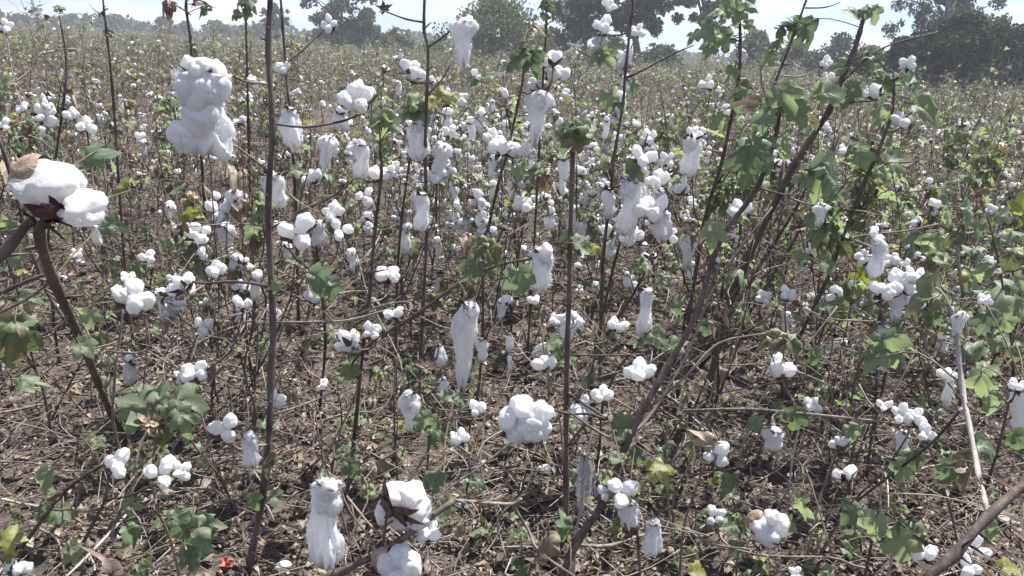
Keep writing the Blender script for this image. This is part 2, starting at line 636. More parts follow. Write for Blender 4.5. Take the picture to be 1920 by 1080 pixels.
LEAF = {
    'g': [leaf_mesh(i, rng.choice([.1, .3, .5, .7]), M['leaf']) for i in range(9)],
    'k': [leaf_mesh(20 + i, .6, M['leaf_dark']) for i in range(4)],
    'p': [leaf_mesh(30 + i, .45, M['leaf_pale']) for i in range(4)],
    'y': [leaf_mesh(40 + i, .2, M['leaf_yellow']) for i in range(4)],
    'o': [leaf_mesh(50 + i, .7, M['leaf_olive']) for i in range(6)],
    'd': [leaf_mesh(60 + i, 1.1, M['leaf_dry']) for i in range(6)],
    'b': [leaf_mesh(70 + i, 1.3, M['leaf_dead']) for i in range(5)],
}


def ob(name, me, parent=None, loc=(0, 0, 0), rot=None, scale=None):
    o = bpy.data.objects.new(name, me)
    COL.objects.link(o)
    if parent is not None:
        o.parent = parent
    o.location = loc
    if rot is not None:
        o.rotation_euler = rot
    if scale is not None:
        o.scale = scale
    return o


def thing(name, label, cat, loc, group=None):
    o = ob(name, None, None, loc)
    o.empty_display_size = 0.1
    o['label'] = label
    o['category'] = cat
    if group:
        o['group'] = group
    return o


def q_axis(z, spin=0.0):
    z = Vector(z).normalized()
    return (z.to_track_quat('Z', 'Y').to_matrix() @ Matrix.Rotation(spin, 3, 'Z')).to_euler()


def q_leaf(tip, nrm):
    y = Vector(tip).normalized()
    z = Vector(nrm)
    z = z - y * z.dot(y)
    if z.length < 1e-3:
        z = y.orthogonal()
    z.normalize()
    x = y.cross(z)
    return Matrix((x, y, z)).transposed().to_euler()


def make_boll(parent, loc, size, axis, rr, hero=False, kind='c', nl=None, tan=False, red=False, hang=None):
    """boll (the opened bur) > lock ... ; kind h: the lint has strung out and hangs"""
    bm = BURR if red else rr.choice(BURT) if tan else rr.choice(BUR)
    b = ob('boll', bm, parent, loc, q_axis(axis, rr.uniform(0, 6)), (size,) * 3)
    lk = LOCK_D if rr.random() < .13 else LOCK_H if hero else LOCK_M
    if kind == 'e':
        return b
    if kind in 'cb':
        n = nl or rr.choice([3, 4, 4, 4])
        for k in range(n):
            a = 2 * math.pi * k / n + rr.uniform(-.25, .25)
            t = rr.uniform(.45, .95)
            d = Vector((math.cos(a) * t, math.sin(a) * t, 0.75))
            c = Vector((math.cos(a), math.sin(a), 0)) * rr.uniform(.25, .34) + Vector((0, 0, rr.uniform(.02, .2)))
            s = rr.uniform(.215, .30)
            ob('lock', rr.choice(lk), b, c, q_axis(d, rr.uniform(0, 6)), (s * rr.uniform(.85, 1.1), s * rr.uniform(.85, 1.15), s * rr.uniform(1.15, 1.6)))
    return b


def hang_lint(parent_boll, world_parent_loc, loc_world, wd, ht, rr, hero, dull=False, tilt=0.0):
    """lint child of a boll, hung straight down in the world"""
    mesh = rr.choice(LINT_D if dull else LINT_H if hero else LINT_M)
    return mesh, wd, ht


# ------------------------------------------------------------------ ground
def vnoise(x, y, s, seed):
    x, y = x * s + seed * 17.3, y * s + seed * 9.1
    xi, yi = np.floor(x).astype(np.int64), np.floor(y).astype(np.int64)
    xf, yf = x - xi, y - yi
    u, v = xf * xf * (3 - 2 * xf), yf * yf * (3 - 2 * yf)

    def h(a, b):
        k = (a * 374761393 + b * 668265263 + seed * 1442695041) & 0xFFFFFFFF
        k = ((k ^ (k >> 13)) * 1274126177) & 0xFFFFFFFF
        return ((k ^ (k >> 16)) & 0xFFFF) / 65535.0
    return (h(xi, yi) * (1 - u) + h(xi + 1, yi) * u) * (1 - v) + (h(xi, yi + 1) * (1 - u) + h(xi + 1, yi + 1) * u) * v


def ground_z(x, y):
    x, y = np.asarray(x, float), np.asarray(y, float)
    d = np.hypot(x, y)
    near = np.clip(1.5 - d / 12, 0, 1)
    z = (vnoise(x, y, 1.1, 1) - .5) * 0.07 + (vnoise(x, y, 0.35, 2) - .5) * 0.06
    z = z + near * ((vnoise(x, y, 5, 3) - .5) * 0.045 + (vnoise(x, y, 13, 4) - .5) * 0.035 + (vnoise(x, y, 31, 5) - .5) * 0.018)
    return z


def gz(x, y):
    return float(ground_z(x, y))


def axis_pts(lo, hi, c, n, k):
    t = np.linspace(-1, 1, n)
    s = np.sinh(t * k) / np.sinh(k)
    return np.where(s < 0, c + s * (c - lo), c + s * (hi - c))


gx = axis_pts(-1800, 1800, 0, 420, 9.6)
gy = axis_pts(-700, 2400, 2.6, 400, 9.6)
X, Y = np.meshgrid(gx, gy)
Z = ground_z(X, Y)
v = np.stack([X, Y, Z], -1).reshape(-1, 3)
nx, ny = len(gx), len(gy)
i = np.arange(nx * ny).reshape(ny, nx)
f = np.stack([i[:-1, :-1], i[:-1, 1:], i[1:, 1:], i[1:, :-1]], -1).reshape(-1, 4)
me = bpy.data.meshes.new('ground')
me.vertices.add(len(v))
me.vertices.foreach_set('co', v.astype(np.float32).ravel())
me.loops.add(f.size)
me.loops.foreach_set('vertex_index', f.ravel().astype(np.int32))
me.polygons.add(len(f))
me.polygons.foreach_set('loop_start', np.arange(0, f.size, 4, dtype=np.int32))
me.polygons.foreach_set('use_smooth', np.ones(len(f), bool))
me.update(calc_edges=True)
me.materials.append(M['soil'])
g = ob('ground', me)
g['kind'] = 'structure'

# ------------------------------------------------------------------ generic cotton plants
def gen_plant(seed, height=0.95, leafy=1.0, nb=7, lean=0.1, hang_p=0.25, bs=1.0, kinds=(34, 10, 11, 4, 26, 16, 12)):
    """description of a cotton plant at the origin: lines, leaves and bolls"""
    rr = random.Random(seed)
    la = rr.uniform(0, 6.28)
    ld = Vector((math.cos(la), math.sin(la), 0)) * lean * height
    n = 7
    main = []
    for i in range(n):
        t = i / (n - 1)
        main.append(ld * t * t + Vector((rr.gauss(0, .019), rr.gauss(0, .019), t * height - 0.02)))
    D = {'stem': (main, 0.0042 * height + 0.001, 0.0015), 'branch': [], 'leaf': [], 'boll': []}

    def at(t):
        x = t * (n - 1)
        k = min(int(x), n - 2)
        return main[k].lerp(main[k + 1], x - k)
    nbh = rr.randint(18, 24)
    ends = []
    for i in range(nbh):
        t = 0.16 + 0.78 * (i + rr.random()) / nbh
        a = i * 2.4 + rr.uniform(-.5, .5)
        ln = height * (0.46 * (1 - t) + 0.13) * rr.uniform(.6, 1.25)
        up = rr.uniform(.1, .8)
        p0 = at(t)
        d = Vector((math.cos(a), math.sin(a), up))
        pts = [p0]
        k = rr.randint(2, 4)
        for j in range(1, k + 1):
            zz = Vector((rr.gauss(0, .035), rr.gauss(0, .035), rr.gauss(0, .035)))
            pts.append(p0 + d * ln * j / k + zz)
        D['branch'].append((pts, 0.0021, 0.0010, rr.random() < .6))
        ends.append(pts)
        for _q in range(rr.choice((0, 1, 1, 2)) if k > 1 else 0):
            q = pts[1] + Vector((rr.gauss(0, .08), rr.gauss(0, .08), rr.uniform(-.03, .10)))
            D['branch'].append(([pts[1], (pts[1] + q) / 2 + Vector((0, 0, .01)), q], 0.0018, 0.001, True))
    # a bare suckering shoot
    for _q in range(rr.choice((1, 2, 2, 3))):
        a = rr.uniform(0, 6.28)
        p0 = at(rr.uniform(.05, .35))
        q = p0 + Vector((math.cos(a) * .22, math.sin(a) * .22, height * rr.uniform(.45, 1.05)))
        D['branch'].append(([p0, p0.lerp(q, .35) + Vector((math.cos(a), math.sin(a), 0)) * .05, p0.lerp(q, .7), q], 0.0030, 0.0013, False))
        ends.append([p0, q])
    for i in range(nb):
        e = rr.choice(ends)
        k = rr.randint(1, len(e) - 1)
        p = e[k] + Vector((0, 0, .012))
        ax = Vector((rr.gauss(0, .7), rr.gauss(0, .7) - .3, rr.uniform(.1, 1)))
        sz = rr.uniform(.036, .058) * bs
        hg = rr.random() < hang_p
        D['boll'].append((p, sz, ax, hg, rr.randint(0, 9999), rr.uniform(1.3, 2.4) if hg else 1))
    nl = int(20 * leafy)
    for i in range(nl):
        if rr.random() < .38:
            p = at(rr.uniform(.80, 1.0)) + Vector((rr.gauss(0, .02), rr.gauss(0, .02), rr.uniform(-.03, .03)))
        else:
            e = rr.choice(ends)
            k = rr.randint(1, len(e) - 1)
            p = e[k].lerp(e[k - 1], rr.random())
        a = rr.uniform(0, 6.28)
        tip = Vector((math.cos(a), math.sin(a), rr.uniform(-1.3, .35)))
        s = rr.uniform(.026, .062)
        kd = rr.choices('gkpyodb', kinds)[0]
        D['leaf'].append((p + tip.normalized() * s * .4, s, tip, Vector((rr.gauss(0, .5), rr.gauss(0, .5), 1)), kd, rr.randint(0, 99)))
    return D


def plant_parts(root, D, full=True):
    """every part its own object"""
    sp, r0, r1 = D['stem']
    if 'me' not in D:
        D['me'] = {}
        v_, f_ = tube(sp, r0, r1, 7, 3)
        D['me']['stem'] = quick_mesh('stem', v_, f_, [M['stem']])
        D['me']['branch'] = []
        for i, (pts, a, b, light) in enumerate(D['branch']):
            v_, f_ = tube(pts, a, b, 5, 2, 0.1, i)
            D['me']['branch'].append(quick_mesh('branch', v_, f_, [M['twig' if light else 'stem']]))
    ob('stem', D['me']['stem'], root)
    for m_ in D['me']['branch']:
        ob('branch', m_, root)
    for p, s, tip, nr, kd, sd in D['leaf']:
        ob('leaf', LEAF[kd][sd % len(LEAF[kd])], root, p, q_leaf(tip, nr), (s,) * 3)
    for p, s, ax, hg, sd, hl in D['boll']:
        rr = random.Random(sd)
        if hg:
            b = make_boll(root, p, s, (ax.x * .3, ax.y * .3, 1), rr, kind='e')
            c = ob('lint', rr.choice(LINT_M), b, (0, 0, 0), None, (1, 1, 1))
            inv = b.rotation_euler.to_matrix().inverted().to_4x4()
            c.matrix_local = inv @ Matrix.Translation((0, 0, .32)) @ Matrix.Rotation(rr.uniform(-.15, .15), 4, 'Y') @ Matrix.Rotation(rr.uniform(0, 6), 4, 'Z') @ Matrix.Diagonal((rr.uniform(.7, 1.35), rr.uniform(.6, 1.1), hl * rr.uniform(.6, 1.15), 1))
            k = ob('lock', rr.choice(LOCK_M), b)
            k.matrix_local = inv @ Matrix.Translation((.12, 0, .12)) @ Matrix.Diagonal((.36, .36, .34, 1))
        else:
            make_boll(root, p, s, ax, rr)


def boll_geo(b, p, s, ax, hg, sd, hl, sub, mi, mb, with_bur=True):
    rr = random.Random(sd)
    rot = q_axis(ax, rr.uniform(0, 6)).to_matrix() if not hg else Matrix.Identity(3)
    if with_bur:
        t = MB()
        if sub >= 1:
            bur_geo(t, sd % 5)
        else:
            for k in range(4):
                a = k * 1.57 + rr.random()
                c, q = math.cos(a), math.sin(a)
                t.add([(c * .1 - q * .1, q * .1 + c * .1, -.15), (c * .1 + q * .1, q * .1 - c * .1, -.15), (c * .5, q * .5, .12)], [(0, 1, 2)])
        vv = np.concatenate(t.v)
        vv = vv @ np.array(rot).T * s + np.array(p)
        b.add(vv, t.f, mb)
    if hg:
        o, f_ = lint_geo(sd % 40, max(1, sub))
        b.add([(q.x * s + p.x, q.y * s + p.y, (q.z * hl + .3) * s + p.z) for q in o], f_, mi)
        return
    n = rr.choice([2, 3, 3, 4])
    v_, f_ = ico(sub)
    for k in range(n):
        a = 2 * math.pi * k / n + rr.uniform(-.25, .25)
        c = Vector((math.cos(a) * .26, math.sin(a) * .26, rr.uniform(.04, .2)))
        r = rr.uniform(.24, .31)
        of = Vector((sd % 50, k * 3.1, 0))
        b.add([tuple(p + (rot @ (c + q * r * (1.05 + .6 * mnoise.noise(q * 1.6 + of)))) * s) for q in v_], f_, mi)


LK = 'gkpyodb'


def leaf_simple(kd, sd):
    """few-sided leaf for plants farther off"""
    rr = random.Random(sd)
    w_ = .5
    f1 = rr.uniform(.1, .5)
    v_ = [(0, -.45, -.2), (0, 0, 0), (.62 * w_ * 1.5, .12, f1 * .5), (.28, .42, f1 * .2), (0, 1, -.35), (-.28, .42, f1 * .25), (-.62 * w_ * 1.5, .12, f1 * .4), (.02, .45, .02)]
    f_ = [(1, 2, 3), (1, 3, 7), (7, 3, 4), (7, 4, 5), (1, 7, 5), (1, 5, 6)]
    return v_, f_


def merged(D, name, sides, sub, what):
    """parts joined in one mesh; what: set of stem, leaf, boll"""
    b = MB()
    mats = [M['stem'], M['twig'], M['cotton'], M['bur']] + [M[k] for k in ('leaf', 'leaf_dark', 'leaf_pale', 'leaf_yellow', 'leaf_olive', 'leaf_dry', 'leaf_dead')]
    if 'stem' in what:
        sp, r0, r1 = D['stem']
        v_, f_ = tube(sp, r0 * 1.1, r1 * 1.2, sides, 1)
        b.add(v_, f_, 0)
        for i, (pts, a, c, light) in enumerate(D['branch']):
            v_, f_ = tube(pts, a * 1.1, c * 1.2, max(3, sides - 1), 1, .1, i)
            b.add(v_, f_, 1 if light else 0)
    if 'leaf' in what:
        for p, s, tip, nr, kd, sd in D['leaf']:
            if sub >= 2:
                vs, fs, ve = leaf_geo(sd, .3)
            else:
                vs, fs = leaf_simple(kd, sd)
                ve = None
            m3 = np.array(q_leaf(tip, nr).to_matrix())
            vv = np.asarray(vs) @ m3.T * s + np.array(p)
            b.add(vv, fs, 4 + LK.index(kd), (sd * .137) % 1.0, ve)
    if 'boll' in what:
        for p, s, ax, hg, sd, hl in D['boll']:
            boll_geo(b, p, s, ax, hg, sd, hl, 1 if sub else 0, 2, 3)
    # keep only the slots in use
    used = sorted(set(b.m))
    mp_ = {k: j for j, k in enumerate(used)}
    b.m = [mp_[k] for k in b.m]
    return b.mesh(name, [mats[k] for k in used])


def plant_mid(root, D):
    """stem part, foliage part, every boll a part"""
    if 'mid' not in D:
        D['mid'] = (merged(D, 'stem', 5, 0, {'stem'}), merged(D, 'foliage', 5, 0, {'leaf'}))
        D['midb'] = []
        for p, s, ax, hg, sd, hl in D['boll']:
            b = MB()
            boll_geo(b, Vector((0, 0, 0)), 1.0, ax, hg, sd, hl, 1, 0, 1)
            D['midb'].append((p, s, b.mesh('boll', [M['cotton'], M['bur']])))
    ob('stem', D['mid'][0], root)
    fo = ob('foliage', D['mid'][1], root)
    fo['kind'] = 'stuff'
    for p, s, m_ in D['midb']:
        ob('boll', m_, root, p, None, (s,) * 3)


# ------------------------------------------------------------------ hero plants, measured off the photograph
HERO = []


def hero(label, stems, bolls=(), leaves=(), branches=(), name='cotton_plant'):
    HERO.append((name, label, stems, bolls, leaves, branches))


# stems:    (material, [(px, py, Y), ...], width_px_start, width_px_end)
# bolls:    (px, py, Y, w_px, h_px, kind)   c: open face, u: facing up, h: strung out lint, n: bur seen from behind, e: empty bur, k: with tan bur, g: grey dull lint
# leaves:   (px, py, Y, size_px, kind[, tip angle in the picture: 0 right, 90 up, -90 down])
hero('tall dark bare cotton stem left of centre with the large hanging lint beside it',
     [('stem', [(470, 1050, 1.80), (500, 880, 1.82), (508, 700, 1.85), (512, 600, 1.86), (503, 400, 1.88), (511, 230, 1.88), (503, 100, 1.9), (509, -40, 1.9)], 17, 12)],
     [(384, 206, 1.62, 112, 168, 'H'), (673, 190, 1.95, 72, 66, 'c'), (424, 803, 1.75, 56, 52, 'c'), (466, 842, 1.72, 52, 70, 'h'),
      (345, 540, 1.95, 58, 46, 'n'), (408, 508, 2.1, 42, 32, 'c'), (741, 592, 1.9, 36, 36, 'u')],
     [(516, 540, 1.84, 34, 'g', -90), (497, 872, 1.78, 62, 'o', -140), (476, 940, 1.78, 40, 'g', -60), (520, 935, 1.8, 38, 'g', -20)],
     [('twig', [(492, 312, 1.88), (440, 272, 1.7), (415, 262, 1.66)], 7, 5), ('stem', [(505, 158, 1.9), (455, 152, 1.75), (405, 122, 1.66)], 6, 4),
      ('stem', [(512, 232, 1.88), (575, 236, 1.92), (640, 226, 1.95), (676, 214, 1.96)], 7, 4),
      ('twig', [(515, 605, 1.86), (600, 606, 1.88), (660, 598, 1.9), (738, 577, 1.9)], 7, 4),
      ('stem', [(503, 538, 1.86), (440, 534, 1.9), (385, 530, 1.95), (352, 525, 1.96)], 8, 5),
      ('twig', [(513, 778, 1.84), (580, 752, 1.9), (640, 728, 1.95)], 6, 3),
      ('twig', [(492, 790, 1.83), (520, 700, 1.84), (545, 640, 1.86), (640, 560, 1.9)], 5, 3),
      ('twig', [(488, 835, 1.8), (450, 846, 1.76), (430, 826, 1.75)], 7, 5), ('twig', [(440, 820, 1.76), (400, 850, 1.72), (360, 862, 1.7)], 5, 4)])

hero('cotton plant at the left edge carrying the big close boll with a dark red calyx',
     [('stem', [(232, 815, 2.30), (208, 775, 2.1), (182, 712, 1.75), (150, 635, 1.4), (98, 520, 1.12), (74, 440, 1.0), (84, 415, .97)], 14, 22),
      ('stem', [(-40, 530, 1.0), (10, 470, 1.0), (62, 410, 1.0), (72, 430, 1.0)], 26, 18),
      ('stem', [(150, 635, 1.4), (95, 560, 1.42), (62, 480, 1.4), (45, 420, 1.42), (8, 290, 1.4), (-12, 240, 1.4)], 10, 9)],
     [(112, 372, .97, 165, 120, 'L')],
     [(30, 590, 1.3, 90, 'd', -170), (22, 640, 1.25, 120, 'o', -100), (62, 718, 1.35, 72, 'k', 20), (160, 655, 1.32, 55, 'g', -40), (182, 290, 1.7, 62, 'p', 20), (212, 424, 1.6, 52, 'k', 10), (222, 348, 1.8, 48, 'y', 160), (160, 288, 1.72, 50, 'g', 200)],
     [('stem', [(-10, 555, 1.2), (60, 530, 1.15), (98, 512, 1.1)], 9, 7), ('twig', [(-10, 590, 1.25), (40, 560, 1.2), (90, 530, 1.14)], 7, 6), ('twig', [(120, 605, 1.26), (60, 640, 1.3), (10, 690, 1.32)], 6, 4)])

hero('leaning dark cotton stem rising from bottom centre to upper right with broad fresh leaves',
     [('stem', [(1050, 1090, 1.62), (1085, 1010, 1.64), (1130, 945, 1.66), (1182, 815, 1.7), (1250, 690, 1.74), (1308, 585, 1.78), (1348, 455, 1.8), (1420, 352, 1.8), (1455, 250, 1.8), (1462, 205, 1.8)], 20, 9)],
     [(1200, 702, 1.75, 70, 46, 'u')],
     [(1432, 228, 1.74, 62, 'p', -110), (1505, 180, 1.78, 82, 'g', 8), (1476, 188, 1.74, 72, 'g', -60), (1410, 305, 1.72, 104, 'k', -92), (1405, 190, 1.8, 62, 'd', 165), (1560, 168, 1.8, 66, 'g', 20), (1500, 215, 1.78, 60, 'g', -60),
      (1440, 270, 1.76, 60, 'k', -60), (1336, 442, 1.7, 66, 'g', -100), (1455, 190, 1.8, 58, 'g', 60), (1530, 225, 1.82, 50, 'o', -40), (1420, 250, 1.78, 60, 'g', 200)],
     [('stem', [(1182, 815, 1.7), (1225, 770, 1.8), (1290, 655, 1.9), (1330, 560, 1.95), (1372, 480, 2.0), (1448, 388, 2.05)], 9, 5),
      ('twig', [(1172, 838, 1.7), (1110, 800, 1.66), (1065, 770, 1.6)], 8, 5), ('twig', [(1200, 780, 1.72), (1280, 700, 1.6), (1350, 650, 1.6), (1435, 625, 1.6)], 6, 4),
      ('stem', [(1420, 352, 1.8), (1480, 362, 1.8), (1500, 360, 1.8)], 5, 3), ('twig', [(1130, 945, 1.66), (1230, 985, 1.6), (1320, 1003, 1.55)], 6, 4)])

hero('slender leafy cotton stem reaching to the sky right of centre',
     [('stem', [(1350, 640, 2.9), (1380, 540, 2.8), (1463, 360, 2.6), (1515, 270, 2.55), (1556, 205, 2.5), (1573, 160, 2.5), (1600, 100, 2.5), (1612, 60, 2.5), (1621, 30, 2.5)], 15, 9)],
     [(1640, 178, 2.45, 44, 40, 'n'), (1540, 400, 2.5, 34, 40, 'h')],
     [(1597, 24, 2.5, 44, 'g', 150), (1640, 26, 2.5, 40, 'g', -60), (1618, 20, 2.5, 34, 'g', 80), (1575, 122, 2.5, 48, 'g', 170), (1630, 105, 2.5, 40, 'o', 10), (1598, 178, 2.45, 56, 'k', -80), (1530, 345, 2.3, 86, 'g', -80), (1560, 320, 2.3, 84, 'p', -12), (1510, 330, 2.3, 60, 'g', 190), (1650, 130, 2.5, 40, 'g', 20),
      (1520, 60, 2.5, 60, 'k', -50), (1495, 190, 2.5, 50, 'g', 60)],
     [('stem', [(1556, 200, 2.5), (1590, 192, 2.47), (1632, 190, 2.45)], 5, 3), ('stem', [(1573, 160, 2.5), (1640, 100, 2.5), (1700, 75, 2.5), (1760, 60, 2.5)], 5, 3)])

hero('thin cotton stem leaning right with wilted leaves along the right hand middle',
     [('stem', [(1495, 640, 3.0), (1540, 547, 2.9), (1563, 493, 2.8), (1613, 360, 2.6), (1646, 287, 2.5), (1673, 205, 2.5), (1676, 140, 2.5)], 12, 8)],
     [(1692, 228, 2.45, 50, 30, 'c'), (1702, 120, 2.6, 34, 30, 'c')],
     [(1720, 165, 2.5, 66, 'p', -20), (1655, 165, 2.5, 56, 'k', -100), (1745, 210, 2.45, 76, 'g', -30), (1650, 220, 2.45, 56, 'g', -95), (1690, 300, 2.5, 60, 'g', 10), (1620, 300, 2.5, 56, 'g', -70), (1665, 150, 2.5, 50, 'g', 120), (1600, 270, 2.5, 50, 'o', 200), (1660, 330, 2.5, 50, 'g', -20)],
     [('stem', [(1646, 305, 2.5), (1700, 303, 2.5), (1720, 300, 2.5)], 4, 3)])

hero('cotton plant whose stems fan out to the right behind the leaning dark stem',
     [('stem', [(1290, 690, 3.0), (1370, 550, 2.9), (1400, 480, 2.8), (1450, 385, 2.7), (1470, 300, 2.7)], 13, 7),
      ('stem', [(1300, 690, 3.05), (1395, 550, 3.0), (1430, 490, 2.9), (1495, 385, 2.8), (1540, 290, 2.8)], 11, 6),
      ('stem', [(1310, 690, 3.05), (1395, 600, 3.0), (1460, 500, 3.0), (1522, 388, 3.0), (1575, 250, 3.0)], 10, 6),
      ('twig', [(1240, 720, 2.9), (1340, 650, 2.85), (1435, 600, 2.8), (1480, 540, 2.8)], 8, 5)],
     [(1388, 395, 2.7, 36, 46, 'c'), (1410, 300, 2.7, 30, 34, 'u'), (1520, 470, 2.8, 30, 24, 'c'), (1432, 560, 2.7, 30, 30, 'c')],
     [(1580, 560, 2.6, 62, 'k', -90), (1555, 572, 2.6, 56, 'g', 180), (1622, 520, 2.6, 66, 'y', -95), (1510, 480, 2.6, 44, 'g', 20), (1555, 495, 2.55, 50, 'g', -10), (1590, 470, 2.7, 50, 'o', -60), (1330, 620, 2.7, 46, 'k', -90), (1600, 545, 2.6, 50, 'g', -30)])

hero('upright cotton stem topped with pale leaves against the sky right of the tall trees',
     [('stem', [(1285, 640, 3.0), (1320, 420, 2.7), (1352, 310, 2.5), (1370, 225, 2.4), (1384, 160, 2.35), (1388, 90, 2.35), (1387, 20, 2.35), (1390, -30, 2.35)], 11, 7)],
     [(1385, 115, 2.4, 36, 52, 'g'), (1326, 158, 2.5, 30, 34, 'c'), (1357, 215, 2.5, 28, 40, 'c'), (1295, 290, 2.5, 52, 72, 'h'), (1300, 250, 2.6, 30, 30, 'c')],
     [(1325, 60, 2.35, 60, 'p', 190), (1345, 20, 2.35, 56, 'p', 160), (1405, 10, 2.35, 50, 'p', 40), (1380, 30, 2.3, 50, 'g', -90), (1330, 95, 2.35, 46, 'p', -100), (1352, 75, 2.35, 56, 'g', 200), (1368, 5, 2.35, 50, 'g', 100), (1385, 190, 2.3, 50, 'k', -90), (1300, 70, 2.4, 40, 'p', 210), (1350, 230, 2.35, 40, 'g', -60), (1410, 50, 2.35, 40, 'g', -20), (1370, 130, 2.35, 50, 'g', 210), (1400, 160, 2.35, 44, 'o', 0)])

hero('tall thin cotton stem crossing the eucalyptus trunks with a white boll near the horizon',
     [('stem', [(1125, 700, 2.95), (1128, 560, 2.9), (1132, 470, 2.85), (1146, 355, 2.8), (1152, 290, 2.75), (1168, 195, 2.7), (1173, 130, 2.7), (1190, -20, 2.7)], 11, 7)],
     [(1130, 52, 2.75, 38, 42, 'u'), (1125, 85, 2.75, 34, 36, 'g'), (1172, 113, 2.8, 36, 36, 'c'), (1142, 12, 2.8, 26, 30, 'c'), (1195, 58, 2.8, 36, 22, 'c'), (1165, 130, 2.8, 30, 24, 'c'), (1200, 345, 2.6, 44, 80, 'h')],
     [(1140, 108, 2.7, 50, 'g', -60), (1118, 105, 2.7, 46, 'g', 200), (1140, 190, 2.65, 52, 'g', -95), (1190, 165, 2.7, 36, 'p', -60), (1160, 185, 2.7, 36, 'o', 20)],
     [('stem', [(1173, 148, 2.7), (1220, 125, 2.7), (1262, 108, 2.7), (1300, 85, 2.7)], 5, 3)])

hero('straight dark cotton stem right of centre holding the widest open boll in the foreground',
     [('stem', [(1060, 1000, 1.84), (1061, 900, 1.84), (1062, 770, 1.84), (1064, 640, 1.85), (1067, 560, 1.85), (1069, 450, 1.85), (1073, 330, 1.85), (1074, 285, 1.85)], 13, 10)],
     [(983, 789, 1.55, 108, 106, 'B'), (1128, 745, 1.8, 52, 34, 'u'), (1092, 770, 1.8, 46, 56, 'c'), (1068, 612, 1.95, 52, 52, 'h'), (1040, 600, 2.0, 30, 26, 'c')],
     [(1072, 232, 1.85, 72, 'g', 160), (1098, 238, 1.85, 60, 'g', 20), (1060, 262, 1.85, 60, 'k', -100), (1085, 270, 1.83, 66, 'o', -85), (1100, 462, 1.83, 62, 'g', -20), (1058, 445, 1.85, 40, 'g', 190), (1168, 795, 1.7, 46, 'g', -50), (1120, 470, 1.83, 34, 'y', -50)],
     [('stem', [(1138, 786, 1.72), (1110, 780, 1.72), (1065, 770, 1.75), (1020, 764, 1.6), (995, 770, 1.58)], 8, 6),
      ('stem', [(1110, 800, 1.8), (1100, 750, 1.8), (1090, 728, 1.8)], 7, 5), ('stem', [(1063, 665, 1.85), (1130, 668, 1.85), (1200, 664, 1.87)], 5, 3),
      ('stem', [(1062, 840, 1.84), (1092, 802, 1.8), (1110, 795, 1.8)], 6, 5)])

hero('grey dead stalk with a thin dirty wisp of lint beside the straight dark stem',
     [('grey', [(1080, 1000, 1.7), (1088, 960, 1.7), (1098, 880, 1.7), (1112, 790, 1.72)], 10, 7)],
     [(1093, 905, 1.72, 36, 132, 'g')], [])

hero('cotton plant with a drooping pair of wilted leaves and a long string of lint',
     [('stem', [(655, 900, 2.1), (668, 780, 2.05), (682, 640, 2.0), (694, 545, 2.0), (702, 440, 1.98), (715, 330, 1.95), (712, 265, 1.95)], 11, 8)],
     [(876, 640, 1.72, 62, 172, 'H'), (1012, 502, 1.72, 66, 84, 'h'), (655, 643, 1.85, 54, 46, 'n'), (696, 622, 1.95, 30, 46, 'c'), (905, 655, 1.74, 34, 50, 'g'), (728, 517, 2.1, 48, 46, 'u')],
     [(890, 465, 1.7, 62, 'o', 200), (930, 480, 1.7, 66, 'o', -40), (882, 510, 1.68, 70, 'k', -120), (975, 535, 1.68, 84, 'p', -80), (1003, 520, 1.72, 50, 'k', -40), (716, 238, 1.95, 72, 'g', -92), (700, 225, 1.95, 52, 'g', 170), (735, 225, 1.95, 46, 'g', 10), (655, 700, 2.0, 56, 'g', -90)],
     [('stem', [(655, 690, 2.02), (700, 640, 1.95), (780, 590, 1.85), (860, 530, 1.75), (930, 500, 1.72), (1000, 484, 1.72)], 9, 6), ('stem', [(860, 530, 1.75), (868, 545, 1.73), (872, 560, 1.72)], 5, 3),
      ('twig', [(640, 600, 2.0), (720, 575, 1.95), (770, 568, 1.92)], 5, 3), ('twig', [(760, 580, 1.86), (830, 612, 1.8), (870, 618, 1.76)], 5, 3), ('twig', [(665, 830, 2.05), (760, 880, 2.0), (830, 930, 1.95)], 4, 3)])

hero('bare dark cotton stem with a dry brown boll and pale split lint near skyline',
     [('stem', [(785, 760, 2.7), (792, 600, 2.6), (800, 430, 2.5), (797, 300, 2.45), (800, 180, 2.4), (803, 95, 2.4), (795, 55, 2.4), (797, -30, 2.4)], 10, 8)],
     [(720, 14, 2.35, 34, 22, 'e'), (871, 76, 2.35, 50, 92, 'h'), (770, 135, 2.42, 52, 56, 'b'), (742, 320, 2.5, 30, 30, 'c'), (790, 395, 2.3, 44, 74, 'h')],
     [],
     [('stem', [(795, 42, 2.4), (760, 36, 2.38), (724, 22, 2.35)], 5, 4), ('stem', [(803, 88, 2.4), (835, 68, 2.38), (866, 38, 2.35)], 5, 4), ('stem', [(800, 180, 2.4), (830, 150, 2.4), (845, 120, 2.4)], 4, 3)])

hero('cotton stem with a crown of green leaves left of the centre white cluster',
     [('stem', [(745, 520, 2.9), (752, 420, 2.7), (768, 300, 2.6), (780, 225, 2.5)], 9, 6)],
     [(785, 265, 2.45, 48, 76, 'h'), (830, 300, 2.5, 40, 70, 'h'), (815, 330, 2.5, 40, 50, 'c'), (845, 250, 2.6, 28, 30, 'c')],
     [(790, 190, 2.45, 60, 'g', 30), (765, 210, 2.45, 60, 'k', 210), (795, 215, 2.45, 56, 'p', -60), (775, 175, 2.5, 40, 'g', 130), (810, 190, 2.45, 40, 'y', -20), (835, 175, 2.5, 44, 'y', 20), (890, 155, 2.6, 40, 'k', 190)])

